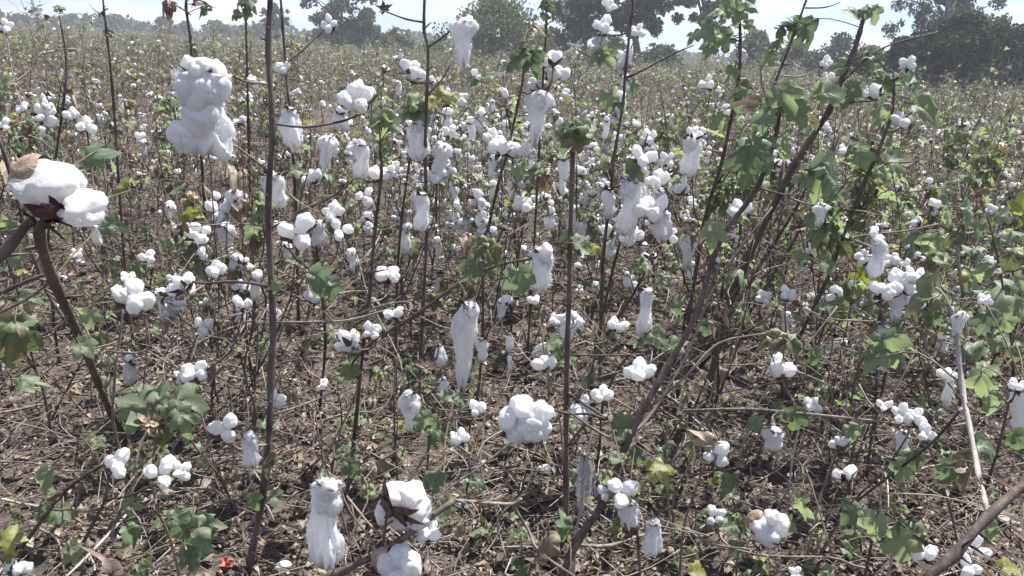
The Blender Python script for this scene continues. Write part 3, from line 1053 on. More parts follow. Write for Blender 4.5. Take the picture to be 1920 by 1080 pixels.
hero('cotton plant with bright leafy top below the willow and white bolls strung along it',
     [('stem', [(905, 460, 2.7), (915, 430, 2.7), (933, 350, 2.6), (953, 277, 2.5), (970, 200, 2.4), (980, 150, 2.4), (985, 100, 2.4)], 10, 6)],
     [(1012, 215, 2.4, 50, 100, 'h'), (1035, 115, 2.45, 44, 56, 'b'), (1000, 165, 2.45, 30, 34, 'c'), (870, 188, 2.6, 30, 28, 'c'), (940, 280, 2.45, 50, 50, 'b'), (975, 285, 2.45, 44, 36, 'u'), (925, 262, 2.5, 32, 40, 'c'), (895, 375, 2.6, 40, 36, 'c'), (1040, 140, 2.5, 50, 40, 'b')],
     [(990, 100, 2.4, 62, 'g', 30), (968, 115, 2.38, 62, 'g', 210), (1000, 120, 2.38, 56, 'k', -60), (985, 80, 2.4, 40, 'o', 60), (950, 125, 2.4, 40, 'g', 200), (1015, 100, 2.4, 40, 'p', 10), (993, 322, 2.1, 62, 'k', 200), (1025, 345, 2.1, 58, 'd', -70), (975, 325, 2.1, 40, 'g', -100), (1010, 55, 2.5, 36, 'd', 0)])

hero('cotton plant right of centre thick with bright strung out bolls',
     [('stem', [(1120, 640, 3.0), (1150, 500, 2.8), (1180, 400, 2.6), (1190, 330, 2.5), (1215, 250, 2.5)], 9, 5),
      ('stem', [(1130, 640, 3.0), (1205, 520, 2.8), (1240, 400, 2.7), (1275, 300, 2.6)], 8, 5)],
     [(1180, 385, 2.4, 56, 110, 'H'), (1222, 398, 2.4, 56, 70, 'b'), (1205, 300, 2.4, 46, 50, 'b'), (1240, 420, 2.4, 46, 60, 'h'), (1275, 360, 2.5, 40, 46, 'u'), (1185, 448, 2.5, 50, 46, 'u'), (1290, 468, 2.45, 38, 72, 'g'), (1255, 445, 2.5, 36, 34, 'c'), (1140, 380, 2.6, 40, 60, 'g'), (1250, 300, 2.6, 30, 30, 'c'), (1218, 260, 2.6, 36, 30, 'c'), (1232, 345, 2.5, 40, 50, 'b')],
     [(1200, 322, 2.4, 50, 'g', 20), (1180, 315, 2.4, 44, 'g', 200), (1270, 340, 2.5, 40, 'g', 0), (1215, 500, 2.6, 44, 'g', -20), (1195, 495, 2.6, 40, 'g', 200)])

hero('low cotton plant below centre right bearing the upright horned lint',
     [('stem', [(1130, 760, 2.3), (1160, 690, 2.25), (1200, 640, 2.2), (1208, 560, 2.15)], 8, 5)],
     [(1214, 582, 2.05, 44, 96, 'h'), (1157, 612, 2.2, 44, 38, 'u'), (1022, 686, 2.1, 42, 52, 'b'), (955, 640, 2.15, 16, 36, 'g'), (955, 680, 2.1, 12, 40, 'g')],
     [(1240, 635, 2.05, 64, 'g', -20), (1190, 640, 2.2, 40, 'g', 180), (1270, 645, 2.1, 44, 'g', 30), (1040, 665, 2.1, 50, 'k', -130), (1035, 640, 2.1, 40, 'g', 180)],
     [('stem', [(1208, 560, 2.15), (1212, 545, 2.1), (1213, 538, 2.06)], 5, 4), ('twig', [(1160, 690, 2.25), (1100, 640, 2.2), (1030, 690, 2.1)], 5, 3)])

hero('cotton plant below centre with a tall drooping boll beside crumpled green leaves',
     [('stem', [(800, 900, 2.05), (805, 820, 2.0), (812, 770, 2.0), (790, 740, 1.95)], 8, 5)],
     [(770, 768, 1.85, 52, 84, 'h'), (862, 822, 1.85, 42, 36, 'u'), (893, 769, 1.95, 36, 34, 'c'), (833, 728, 1.95, 26, 50, 'g'), (800, 685, 2.0, 40, 40, 'e'), (822, 665, 2.05, 26, 46, 'g')],
     [(800, 795, 1.85, 56, 'g', -60), (820, 810, 1.85, 50, 'k', -20), (838, 740, 1.9, 38, 'g', 30), (815, 890, 1.65, 72, 'k', 80), (690, 928, 1.65, 44, 'g', -80), (660, 880, 1.7, 46, 'k', -60), (722, 870, 1.8, 34, 'o', 0)],
     [('twig', [(800, 762, 1.9), (830, 768, 1.95), (885, 774, 1.95)], 5, 3), ('twig', [(805, 820, 2.0), (840, 790, 1.95), (930, 775, 1.7)], 6, 3)])

hero('branch across the bottom centre with a dark star shaped bur over its boll',
     [('stem', [(560, 1110, 1.36), (640, 1072, 1.36), (740, 1020, 1.36), (800, 975, 1.38), (852, 938, 1.4)], 17, 13),
      ('twig', [(852, 938, 1.4), (900, 942, 1.42), (960, 945, 1.45), (978, 935, 1.45)], 12, 8)],
     [(756, 952, 1.38, 112, 104, 'N'), (745, 1060, 1.34, 100, 80, 'M'), (805, 1000, 1.4, 46, 44, 'b'), (614, 975, 1.34, 72, 185, 'H')],
     [(835, 955, 1.42, 56, 'g', -90), (865, 1000, 1.5, 40, 'd', -60), (1035, 1045, 1.35, 100, 'd', -80), (1060, 1000, 1.5, 60, 'g', -70), (1060, 975, 1.5, 46, 'g', 100)],
     [('stem', [(716, 1030, 1.36), (720, 1000, 1.36), (724, 975, 1.34)], 9, 7), ('twig', [(960, 945, 1.45), (990, 990, 1.45), (1010, 1030, 1.4), (1090, 1090, 1.4)], 8, 6),
      ('twig', [(650, 930, 1.45), (700, 985, 1.4), (740, 1020, 1.36)], 6, 5), ('twig', [(716, 1034, 1.36), (660, 960, 1.34), (630, 908, 1.33), (612, 902, 1.33)], 5, 4)])

hero('low cotton plant at the bottom left with tan striped burs',
     [('stem', [(20, 1060, 1.6), (60, 1000, 1.58), (123, 920, 1.56), (182, 878, 1.55), (205, 868, 1.55)], 12, 8),
      ('stem', [(148, 1035, 1.6), (180, 970, 1.58), (197, 937, 1.56), (204, 890, 1.55)], 10, 8),
      ('twig', [(-20, 865, 1.7), (60, 868, 1.68), (120, 882, 1.66), (175, 882, 1.6)], 6, 5)],
     [(218, 872, 1.55, 56, 50, 'k'), (300, 890, 1.52, 70, 52, 'k'), (340, 885, 1.56, 30, 46, 'c'), (30, 1070, 1.5, 60, 40, 'n')],
     [(85, 905, 1.6, 70, 'g', -110), (92, 968, 1.6, 56, 'k', -70), (122, 962, 1.6, 50, 'g', -20), (140, 1040, 1.5, 60, 'g', -60), (22, 1008, 1.5, 62, 'y', 10), (10, 1040, 1.5, 40, 'y', 200), (245, 950, 1.6, 46, 'g', 20), (180, 975, 1.6, 40, 'o', -60), (28, 980, 1.6, 40, 'k', -100)],
     [('stem', [(197, 937, 1.56), (250, 925, 1.55), (295, 905, 1.53)], 6, 4), ('twig', [(60, 985, 1.58), (110, 1010, 1.56), (120, 1070, 1.5)], 6, 4), ('twig', [(100, 955, 1.58), (180, 960, 1.6), (280, 985, 1.62)], 5, 4)])

hero('drooping leafy shoot with an open yellow bur amid broad leaves left of the tall stem',
     [('twig', [(315, 1000, 1.62), (295, 955, 1.6), (285, 890, 1.66), (293, 820, 1.7), (288, 790, 1.7)], 8, 6)],
     [(283, 787, 1.66, 62, 40, 'y')],
     [(262, 758, 1.68, 104, 'g', 160), (250, 790, 1.68, 70, 'g', -120), (345, 795, 1.64, 70, 'g', -70), (352, 748, 1.68, 76, 'g', 5), (320, 765, 1.68, 56, 'g', -20), (310, 825, 1.7, 50, 'o', -80), (300, 740, 1.72, 56, 'k', 60), (250, 1010, 1.55, 64, 'k', -60), (365, 1005, 1.5, 96, 'k', -90), (392, 985, 1.5, 70, 'g', 10), (360, 1050, 1.5, 60, 'k', -60), (200, 1060, 1.4, 90, 'b', 100), (345, 970, 1.55, 60, 'g', 60), (378, 1025, 1.5, 62, 'p', -120)])

hero('bare stalk on the left hung with three small boll clusters over open soil',
     [('twig', [(212, 790, 2.0), (216, 700, 2.0), (224, 640, 2.02), (232, 560, 2.05)], 8, 6)],
     [(252, 560, 2.0, 58, 84, 'c'), (240, 525, 2.1, 28, 30, 'u'), (367, 698, 2.05, 56, 44, 'c'), (340, 708, 2.05, 26, 26, 'c'), (373, 440, 2.4, 46, 50, 'c'), (380, 612, 2.2, 36, 40, 'k'), (456, 572, 2.1, 34, 44, 'u'), (278, 484, 2.4, 36, 30, 'c')],
     [(170, 600, 1.9, 50, 'g', -90), (190, 640, 2.0, 40, 'o', -80), (60, 560, 1.9, 50, 'g', 0)],
     [('twig', [(224, 640, 2.02), (150, 662, 1.95), (90, 668, 1.9)], 5, 3), ('twig', [(214, 660, 2.0), (280, 658, 2.0), (272, 600, 2.0), (255, 580, 2.0)], 5, 4), ('twig', [(272, 655, 2.0), (320, 690, 2.02), (350, 705, 2.05)], 5, 3), ('stem', [(232, 560, 2.05), (300, 560, 2.1), (330, 520, 2.2), (375, 460, 2.4)], 5, 3)])

hero('cotton plant behind the tall stem with clustered snow white bolls on a red brown stalk',
     [('stem', [(600, 760, 2.7), (610, 640, 2.6), (600, 520, 2.4), (592, 450, 2.3), (600, 400, 2.3)], 9, 6)],
     [(556, 437, 2.15, 70, 70, 'c'), (600, 435, 2.2, 40, 50, 'h'), (622, 400, 2.25, 44, 40, 'c'), (637, 432, 2.2, 44, 56, 'c'), (510, 355, 2.3, 66, 66, 'h'), (590, 557, 2.2, 42, 40, 'u'), (585, 335, 2.5, 40, 40, 'u'), (615, 285, 2.5, 40, 66, 'h')],
     [(608, 525, 2.1, 70, 'p', -30), (625, 548, 2.1, 46, 'p', -80), (560, 320, 2.4, 36, 'g', 0)],
     [('stem', [(600, 520, 2.4), (550, 480, 2.2), (540, 455, 2.18)], 5, 3), ('twig', [(520, 640, 2.5), (560, 540, 2.45), (600, 470, 2.4)], 4, 3)])

hero('cotton plant under the skyline with a collared hanging boll right of the tall stem',
     [('stem', [(560, 600, 3.2), (555, 400, 2.9), (545, 230, 2.6), (538, 150, 2.6), (531, 60, 2.6), (525, -20, 2.6)], 10, 7)],
     [(546, 238, 2.5, 46, 80, 'h'), (532, 132, 2.6, 36, 28, 'u'), (620, 46, 2.5, 34, 32, 'c'), (676, 298, 2.45, 46, 70, 'h'), (713, 330, 2.5, 38, 50, 'b'), (685, 370, 2.6, 34, 40, 'c'), (665, 275, 2.5, 34, 30, 'u')],
     [],
     [('twig', [(536, 118, 2.6), (570, 90, 2.55), (600, 60, 2.5), (615, 52, 2.5)], 5, 4), ('stem', [(555, 400, 2.9), (620, 370, 2.7), (672, 330, 2.5)], 5, 3)])

hero('thin cotton stem with a dark curled top leaf against the sky on the left',
     [('stem', [(385, 420, 3.2), (375, 260, 3.0), (362, 130, 2.8), (357, 70, 2.8), (349, 15, 2.8), (352, -20, 2.8)], 9, 7)],
     [(410, 395, 2.7, 44, 60, 'k'), (442, 375, 2.7, 36, 50, 'b'), (340, 150, 3.0, 18, 16, 'c')],
     [(308, 14, 2.75, 42, 'b', 190), (322, 20, 2.75, 34, 'd', -80), (375, 3, 2.8, 34, 'b', 20), (380, 22, 2.8, 36, 'k', 210), (365, 95, 2.8, 30, 'o', 10)],
     [('stem', [(357, 28, 2.8), (335, 18, 2.78), (322, 10, 2.76)], 4, 3)])

hero('cotton plant at the far left with a branch of small round bolls',
     [('stem', [(90, 470, 3.0), (100, 330, 2.8), (118, 200, 2.6), (125, 120, 2.6), (112, 30, 2.6)], 9, 6)],
     [(82, 218, 2.6, 44, 40, 'c'), (42, 205, 2.6, 22, 26, 'c'), (135, 217, 2.55, 34, 24, 'u'), (163, 237, 2.5, 34, 34, 'c'), (88, 198, 2.6, 20, 22, 'c'), (10, 50, 2.9, 26, 30, 'c'), (8, 235, 2.5, 20, 30, 'c'), (180, 440, 2.3, 30, 40, 'g')],
     [(10, 155, 2.2, 40, 'g', 20), (130, 175, 2.6, 36, 'b', -90), (95, 30, 2.7, 22, 'b', 40), (110, 12, 2.7, 26, 'k', 90)],
     [('twig', [(20, 160, 2.3), (60, 130, 2.35), (84, 100, 2.4), (140, 92, 2.5)], 5, 4), ('twig', [(100, 280, 2.7), (60, 250, 2.6), (0, 275, 2.5)], 4, 3)])

hero('thick grey brown branch slanting out of the bottom right corner with a pale upright stalk',
     [('stem', [(1730, 1110, 1.15), (1790, 1040, 1.17), (1850, 972, 1.2), (1935, 895, 1.24), (1990, 850, 1.26)], 25, 21),
      ('grey', [(1852, 962, 1.22), (1835, 890, 1.35), (1818, 800, 1.45), (1803, 720, 1.52), (1793, 620, 1.56), (1783, 575, 1.58)], 13, 11)],
     [(1798, 612, 1.56, 30, 66, 'h'), (1910, 770, 1.6, 52, 110, 'g'), (1905, 728, 1.55, 40, 30, 'u'), (1775, 705, 1.75, 32, 40, 'u'), (1778, 730, 1.8, 24, 60, 'g')],
     [(1735, 555, 1.58, 90, 'o', 190), (1850, 838, 1.45, 66, 'k', 10), (1795, 880, 1.45, 90, 'd', -160), (1775, 890, 1.42, 66, 'k', -110), (1820, 885, 1.4, 66, 'd', -20), (1860, 765, 1.6, 66, 'g', -80), (1840, 722, 1.6, 62, 'g', -90), (1830, 650, 1.6, 60, 'k', 60), (1860, 690, 1.7, 56, 'g', 10), (1908, 830, 1.5, 60, 'k', -70),
      (1850, 605, 1.7, 60, 'k', -90), (1890, 610, 1.75, 50, 'g', -60), (1905, 670, 1.7, 46, 'o', -90), (1870, 930, 1.6, 40, 'o', 0)],
     [('grey', [(1788, 590, 1.57), (1770, 552, 1.57), (1755, 540, 1.57)], 10, 7), ('stem', [(1800, 770, 1.5), (1745, 835, 1.6), (1680, 885, 1.7), (1600, 945, 1.8)], 8, 6), ('twig', [(1803, 720, 1.52), (1720, 660, 1.6), (1640, 672, 1.65)], 6, 4)])

hero('cotton plant in the bottom right with serrated pale leaves and a half hidden boll',
     [('stem', [(1622, 1080, 1.6), (1632, 1030, 1.55), (1640, 985, 1.5), (1660, 960, 1.5)], 10, 6)],
     [(1828, 1028, 1.35, 58, 44, 'k'), (1815, 1066, 1.3, 60, 36, 'c'), (1732, 1040, 1.45, 42, 56, 'u'), (1340, 970, 1.65, 42, 34, 'u'), (1490, 1078, 1.5, 30, 22, 'u')],
     [(1640, 990, 1.45, 70, 'g', -100), (1690, 1030, 1.42, 80, 'g', -80), (1860, 1005, 1.4, 72, 'g', -50), (1590, 965, 1.6, 60, 'k', 200), (1500, 955, 1.6, 70, 'g', -100), (1480, 985, 1.6, 50, 'g', -20), (1365, 985, 1.6, 36, 'g', 10), (1725, 990, 1.45, 52, 'o', 60), (1700, 990, 1.5, 44, 'k', 30), (1595, 1035, 1.5, 46, 'g', -30), (1900, 1060, 1.3, 56, 'y', 10), (1315, 1070, 1.5, 50, 'y', 0)],
     [('twig', [(1600, 1060, 1.6), (1560, 1045, 1.62), (1440, 1040, 1.62), (1370, 1028, 1.6)], 7, 5), ('twig', [(1560, 1042, 1.62), (1520, 900, 1.7), (1500, 870, 1.7)], 4, 3)])

hero('cotton plant at the bottom right holding the round full boll with a grey bract',
     [('twig', [(1275, 1080, 1.7), (1282, 990, 1.68), (1300, 930, 1.66), (1322, 870, 1.66)], 9, 6)],
     [(1440, 988, 1.55, 86, 84, 'M'), (1346, 855, 1.66, 60, 40, 'k')],
     [(1320, 820, 1.66, 60, 'd', 120), (1300, 830, 1.68, 44, 'o', 200)],
     [('twig', [(1282, 990, 1.68), (1340, 1020, 1.62), (1425, 1032, 1.57)], 6, 5)])

hero('low cotton plant at right with a chain of small bolls and one dull lint',
     [('stem', [(1560, 1000, 1.9), (1600, 940, 1.85), (1660, 880, 1.8), (1700, 820, 1.78)], 8, 5)],
     [(1690, 778, 1.8, 40, 40, 'c'), (1716, 782, 1.8, 38, 36, 'c'), (1658, 762, 1.85, 34, 26, 'c'), (1735, 815, 1.75, 40, 30, 'k'), (1693, 828, 1.82, 38, 52, 'g'), (1450, 822, 1.85, 62, 52, 'g'), (1578, 838, 1.85, 38, 44, 'n'), (1585, 893, 1.78, 42, 44, 'n'), (1524, 762, 2.0, 36, 34, 'u')],
     [(1710, 870, 1.7, 60, 'k', -90), (1690, 885, 1.68, 56, 'g', -120), (1600, 815, 1.85, 50, 'g', -60), (1490, 790, 1.9, 60, 'k', -90), (1470, 770, 1.95, 50, 'o', 0), (1420, 790, 1.85, 44, 'g', 60), (1720, 855, 1.75, 50, 'y', 10), (1370, 910, 1.8, 50, 'k', -90)],
     [('twig', [(1280, 770, 2.0), (1400, 768, 1.95), (1520, 772, 1.9), (1640, 790, 1.85), (1700, 800, 1.8)], 7, 5), ('twig', [(1610, 720, 1.9), (1640, 760, 1.85), (1680, 800, 1.8)], 5, 4), ('stem', [(1570, 900, 1.85), (1640, 800, 1.95), (1720, 650, 2.1)], 5, 4)])

hero('cotton plant on the right with a bunch of bright bolls above a hanging grey lint',
     [('stem', [(1660, 700, 2.4), (1650, 600, 2.2), (1655, 520, 2.1), (1640, 450, 2.1)], 9, 6)],
     [(1658, 550, 2.05, 44, 62, 'b'), (1690, 535, 2.05, 60, 56, 'c'), (1714, 522, 2.05, 36, 46, 'u'), (1682, 572, 2.04, 46, 64, 'g'), (1640, 443, 2.1, 34, 36, 'c'), (1645, 485, 2.1, 44, 74, 'h'), (1620, 485, 2.15, 28, 34, 'c'), (1478, 552, 2.3, 40, 26, 'c'), (1657, 628, 2.0, 44, 44, 'g'), (1465, 695, 2.0, 54, 46, 'u'), (1720, 565, 2.05, 36, 30, 'c'), (1700, 497, 2.15, 22, 22, 'c')],
     [(1668, 655, 1.95, 84, 'g', -60), (1638, 672, 1.95, 66, 'g', -130), (1690, 660, 1.95, 50, 'g', 10), (1475, 640, 1.9, 76, 'd', -20), (1440, 640, 1.9, 60, 'o', 200), (1490, 655, 1.9, 66, 'o', -60), (1530, 670, 2.0, 44, 'k', -60), (1750, 600, 2.2, 50, 'k', -60), (1700, 640, 2.1, 40, 'g', 0), (1720, 440, 2.5, 60, 'g', 200), (1760, 430, 2.5, 50, 'o', 0)],
     [('twig', [(1660, 620, 2.2), (1620, 578, 2.1), (1570, 575, 2.1)], 5, 3), ('twig', [(1600, 445, 2.3), (1700, 430, 2.3), (1760, 420, 2.3)], 6, 4)])

hero('leafy cotton plant crowding the right edge with many small green leaves',
     [('stem', [(1900, 700, 2.3), (1890, 600, 2.25), (1870, 480, 2.2), (1850, 400, 2.2)], 9, 5), ('twig', [(1800, 760, 2.4), (1810, 600, 2.3), (1795, 480, 2.3), (1798, 440, 2.3)], 10, 9)],
     [(1845, 565, 2.2, 26, 34, 'u'), (1860, 395, 2.4, 18, 24, 'c')],
     [(x_, y_, 2.2 + .1 * (i_ % 4), 44 + 8 * (i_ % 3), 'gogkgogpgy'[i_ % 10], -90 + 67 * i_) for i_, (x_, y_) in enumerate(
         [(1835, 430), (1870, 450), (1905, 440), (1820, 470), (1850, 500), (1890, 495), (1912, 530), (1835, 540), (1870, 560), (1810, 510), (1900, 580), (1850, 420), (1780, 560), (1885, 530), (1760, 480), (1740, 500), (1800, 590), (1825, 400), (1880, 400), (1915, 380), (1780, 620), (1790, 450), (1750, 460), (1900, 640), (1870, 640)])])

hero('small cotton plant at the bottom with tattered half open bolls right of the slanting stem',
     [('stem', [(1200, 1100, 1.5), (1196, 1020, 1.52), (1192, 960, 1.55), (1180, 920, 1.55)], 9, 6)],
     [(1165, 925, 1.5, 70, 56, 'k'), (1182, 962, 1.5, 44, 60, 'h'), (1222, 1010, 1.5, 46, 76, 'h'), (1135, 925, 1.52, 30, 34, 'c')],
     [(1245, 880, 1.6, 66, 'y', 10), (1150, 855, 1.65, 50, 'g', 150), (1192, 862, 1.65, 50, 'k', -90), (1135, 900, 1.6, 40, 'g', -100), (1180, 1000, 1.5, 60, 'b', -100), (1175, 800, 1.7, 60, 'g', -20)],
     [('twig', [(1196, 950, 1.55), (1240, 975, 1.52), (1300, 995, 1.5), (1330, 1005, 1.5)], 5, 3)])


hero('thin bare shoot with a few knots against the far left sky',
     [('stem', [(222, 330, 3.2), (212, 180, 3.1), (200, 62, 3.0), (195, 20, 3.0), (192, -15, 3.0)], 8, 5)], [], [(188, 25, 3.0, 20, 'b', 160), (205, 60, 3.0, 22, 'o', 20)],
     [('twig', [(197, 30, 3.0), (180, 18, 3.0), (168, 8, 3.0)], 3, 2)])
hero('slim cotton shoot tipped with small drooping leaves left of the tall dark stem',
     [('stem', [(470, 400, 3.2), (466, 250, 3.0), (463, 120, 2.9), (461, 40, 2.9), (458, 0, 2.9)], 8, 5)], [(472, 150, 2.9, 20, 20, 'c')],
     [(450, 5, 2.9, 34, 'o', 200), (470, 8, 2.9, 34, 'k', -20), (462, 30, 2.9, 30, 'p', -90), (440, 30, 2.9, 26, 'o', 190)])
hero('slender shoot leaning right into the sky between the pale topped and the leafy stems',
     [('stem', [(1400, 330, 2.9), (1430, 230, 2.8), (1452, 160, 2.7), (1482, 82, 2.6), (1512, 0, 2.6), (1520, -20, 2.6)], 8, 5)], [(1548, 120, 2.7, 24, 26, 'c'), (1552, 145, 2.7, 28, 22, 'c')],
     [(1478, 40, 2.6, 36, 'o', 120), (1500, 55, 2.6, 52, 'k', -50), (1455, 80, 2.7, 36, 'k', 190), (1440, 110, 2.7, 40, 'g', 200), (1465, 65, 2.6, 36, 'o', -60)],
     [('stem', [(1510, 15, 2.6), (1545, 14, 2.6), (1575, 5, 2.6)], 4, 2), ('twig', [(1440, 200, 2.75), (1425, 130, 2.75), (1450, 90, 2.7)], 5, 3)])
hero('small wilting cotton shoot near the top between the dark tree and the centre willow',
     [('stem', [(1010, 300, 3.0), (1015, 200, 2.9), (1020, 120, 2.8), (1024, 50, 2.8), (1025, 0, 2.8)], 8, 5)], [],
     [(1015, 10, 2.8, 30, 'o', 190), (1035, 14, 2.8, 34, 'g', -20), (1022, 35, 2.8, 30, 'o', -90), (1045, 40, 2.8, 24, 'b', 0)])


def near_on(lines, p, lower=True):
    best, bd = None, 1e9
    for ln in lines:
        cm = catmull(ln, 4)
        for q in cm[1:]:
            d = (q - p).length + (0.6 * max(0, q.z - p.z + .01) if lower else 0)
            if d < bd:
                bd, best = d, q
    return best


cam_pos = Vector((0, 0, CAM_H))
for hi, (nm, label, stems, bolls, leaves, branches) in enumerate(HERO):
    rr = random.Random(1000 + hi)
    lines, objs = [], []
    for k, (mt, pts, w0, w1) in enumerate(stems):
        W = [P(*p) for p in pts]
        if k == 0:
            base = W[0].copy()
            # root the first stem in the soil
            foot = Vector((W[0].x + (W[0].x - W[1].x) * .15, W[0].y + .04, gz(W[0].x, W[0].y + .04) - .03))
            if base.z > foot.z + .03:
                W = [foot, foot.lerp(W[0], .5) + Vector((rr.gauss(0, .01), rr.gauss(0, .01), 0))] + W
        lines.append(W)
        wk = .82 if w0 >= 13 else .64
        objs.append(('stem', W, w0 * wk / FX * depth(*pts[0]) / 2, w1 * wk / FX * depth(*pts[-1]) / 2, mt, 9))
    root_loc = lines[0][0].copy()
    root_loc.z = gz(root_loc.x, root_loc.y)
    for k, (mt, pts, w0, w1) in enumerate(branches):
        W = [P(*p) for p in pts]
        # jitter for the kinks a fruiting branch has
        W = [W[0]] + [q + Vector((rr.gauss(0, .003), rr.gauss(0, .006), rr.gauss(0, .003))) for q in W[1:-1]] + [W[-1]]
        n0 = near_on(lines, W[0], False)
        if (n0 - W[0]).length > .02:
            n1 = near_on(lines, W[-1], False)
            if (n1 - W[-1]).length < (n0 - W[0]).length:
                if (n1 - W[-1]).length > .012:
                    W = W + [n1]
            else:
                W = [n0] + W
        lines.append(W)
        objs.append(('branch', W, w0 * .78 / FX * depth(*pts[0]) / 2, w1 * .78 / FX * depth(*pts[-1]) / 2, mt, 6))
    root = thing(nm, label, 'plant', root_loc)

    def loc(p):
        return p - root_loc
    BL = []
    for (px, py, Yd, wp, hp, kd) in bolls:
        k = depth(px, py, Yd) / FX
        w_, h_ = wp * k * (.80 if kd in 'hHg' and px not in (384, 614) else .9), hp * k * (.92 if kd in 'hHg' else .86)
        c = P(px, py, Yd)
        tc_ = (cam_pos - c).normalized()
        if kd in 'hHg':
            top = c + Vector((0, 0, h_ * .47))
            s = w_ * .80
            b = make_boll(root, loc(top), s, (rr.gauss(0, .3), rr.gauss(0, .3) , 1), rr, kind='e', hero=True)
            me_ = rr.choice(LINT_D if kd == 'g' else LINT_H)
            if kd == 'H':
                me_ = {384: LINT_C[0], 614: LINT_C[1], 876: LINT_H[2]}.get(px, LINT_H[5])
            li = ob('lint', me_, b)
            inv = Matrix.Translation(b.location) @ b.rotation_euler.to_matrix().to_4x4() @ Matrix.Diagonal((s, s, s, 1))
            W = Matrix.Translation(loc(top) + Vector((0, 0, h_ * .03))) @ Matrix.Rotation(rr.uniform(-.5, .5), 4, 'Z') @ Matrix.Rotation(rr.uniform(-.08, .08), 4, 'Y') @ Matrix.Diagonal((w_, w_ * .9, h_, 1))
            li.matrix_local = inv.inverted() @ W
            W0 = W.copy()
            if kd in 'hH':      # the locks still sitting in the bur
                for j in range(3 if kd == 'H' else 2):
                    lo = ob('lock', rr.choice(LOCK_H), b)
                    W = Matrix.Translation(loc(top) + Vector((rr.uniform(-.24, .24) * w_, rr.uniform(-.2, .1) * w_, -h_ * rr.uniform(.06, .3)))) @ Matrix.Rotation(rr.uniform(0, 6), 4, 'Z') @ Matrix.Diagonal((w_ * .25, w_ * .23, w_ * .36, 1))
                    lo.matrix_local = inv.inverted() @ W
                if px == 384:    # lower left bulge of the largest string
                    for dx, dy, r in ((-.36, -.33, .27), (-.2, -.36, .24), (.04, .44, .24), (-.2, .26, .30), (.2, .26, .30), (.02, .14, .34), (.0, -.08, .36)):
                        lo = ob('lock', rr.choice(LOCK_H), b)
                        W = Matrix.Translation(loc(c) + Vector((dx * w_, -.12 * w_, dy * h_))) @ Matrix.Diagonal((w_ * r, w_ * r, w_ * r * 1.15, 1))
                        lo.matrix_local = inv.inverted() @ W
            if px == 1093:
                bpy.data.objects.remove(li)
                bb = MB()
                for j in range(46):
                    x0, y0_ = rr.gauss(0, .26), rr.gauss(0, .14)
                    z0 = rr.uniform(.0, .12)
                    z1 = rr.uniform(.55, 1.05)
                    v_, f_ = tube([(x0 * .7, y0_, -z0), (x0 + rr.gauss(0, .04), y0_, -z0 - (z1 - z0) * .4), (x0 * 1.1 + rr.gauss(0, .07), y0_, -z0 - (z1 - z0) * .75), (x0 * 1.25, y0_, -z1)], rr.uniform(.02, .06), .008, 4, 3, .3, j)
                    bb.add(v_, f_)
                li = ob('lint', bb.mesh('lint', [M['cotton_dull']]), b)
                li.matrix_local = inv.inverted() @ W0
            end = top
        elif kd in 'LBNM':
            s = max(w_, h_)
            ax = {'L': Vector((.35, -.5, .8)), 'B': tc_ * .9 + Vector((0.1, 0, .5)), 'N': -tc_ * .55 + Vector((.5, 0, .75)), 'M': Vector((.3, -.25, .9))}[kd]
            if kd == 'N':
                b = make_boll(root, loc(c + tc_ * s * .24 + Vector((-.12 * s, 0, .06 * s))), s * .95, ax, rr, hero=True, kind='e')
                b.scale = (s * .95,) * 3
            else:
                b = make_boll(root, loc(c - Vector((0, 0, s * .1)) - tc_ * s * .1), s * .95, ax, rr, hero=True, kind='e', red=(kd == 'L'))
            inv = Matrix.Translation(b.location) @ b.rotation_euler.to_matrix().to_4x4() @ Matrix.Diagonal((s * .95,) * 3 + (1,))
            right, upv = CR.col[0].copy(), Vector((0, 0, 1))
            spec = {'L': [(-.12, .16, .0, .40, .30), (.24, -.12, -.05, .34, .22), (-.02, .02, .18, .34, .26), (.02, .20, .1, .28, .24)],
                    'B': [(-.04, .24, .0, .27, .27), (-.30, .02, .0, .23, .27), (.30, .12, .02, .24, .28), (.12, -.18, -.06, .33, .30), (-.14, -.24, -.03, .25, .24), (.33, -.20, .0, .20, .22), (.02, .04, -.02, .26, .26)],
                    'N': [(-.14, .26, .1, .26, .25), (.16, .24, .1, .27, .27), (-.28, -.08, .1, .25, .30), (.24, -.04, .05, .28, .30), (-.02, -.10, .12, .33, .33), (.30, -.30, .0, .20, .18)],
                    'M': [(-.22, -.02, .0, .26, .30), (.06, .22, .05, .22, .26), (.26, .02, .0, .24, .32), (.04, -.22, -.05, .30, .26), (-.14, -.18, .0, .24, .22)]}[kd]
            for dx, dy, dz, rx, rz in spec:
                lo = ob('lock', rr.choice(LOCK_H), b)
                W = Matrix.Translation(loc(c) + right * dx * s + upv * dy * s - tc_ * dz * s) @ Matrix.Rotation(rr.uniform(0, 6), 4, 'Z') @ Matrix.Rotation(rr.uniform(-.4, .4), 4, 'Y') @ Matrix.Diagonal((rx * s, rx * s, rz * s, 1))
                lo.matrix_local = inv.inverted() @ W
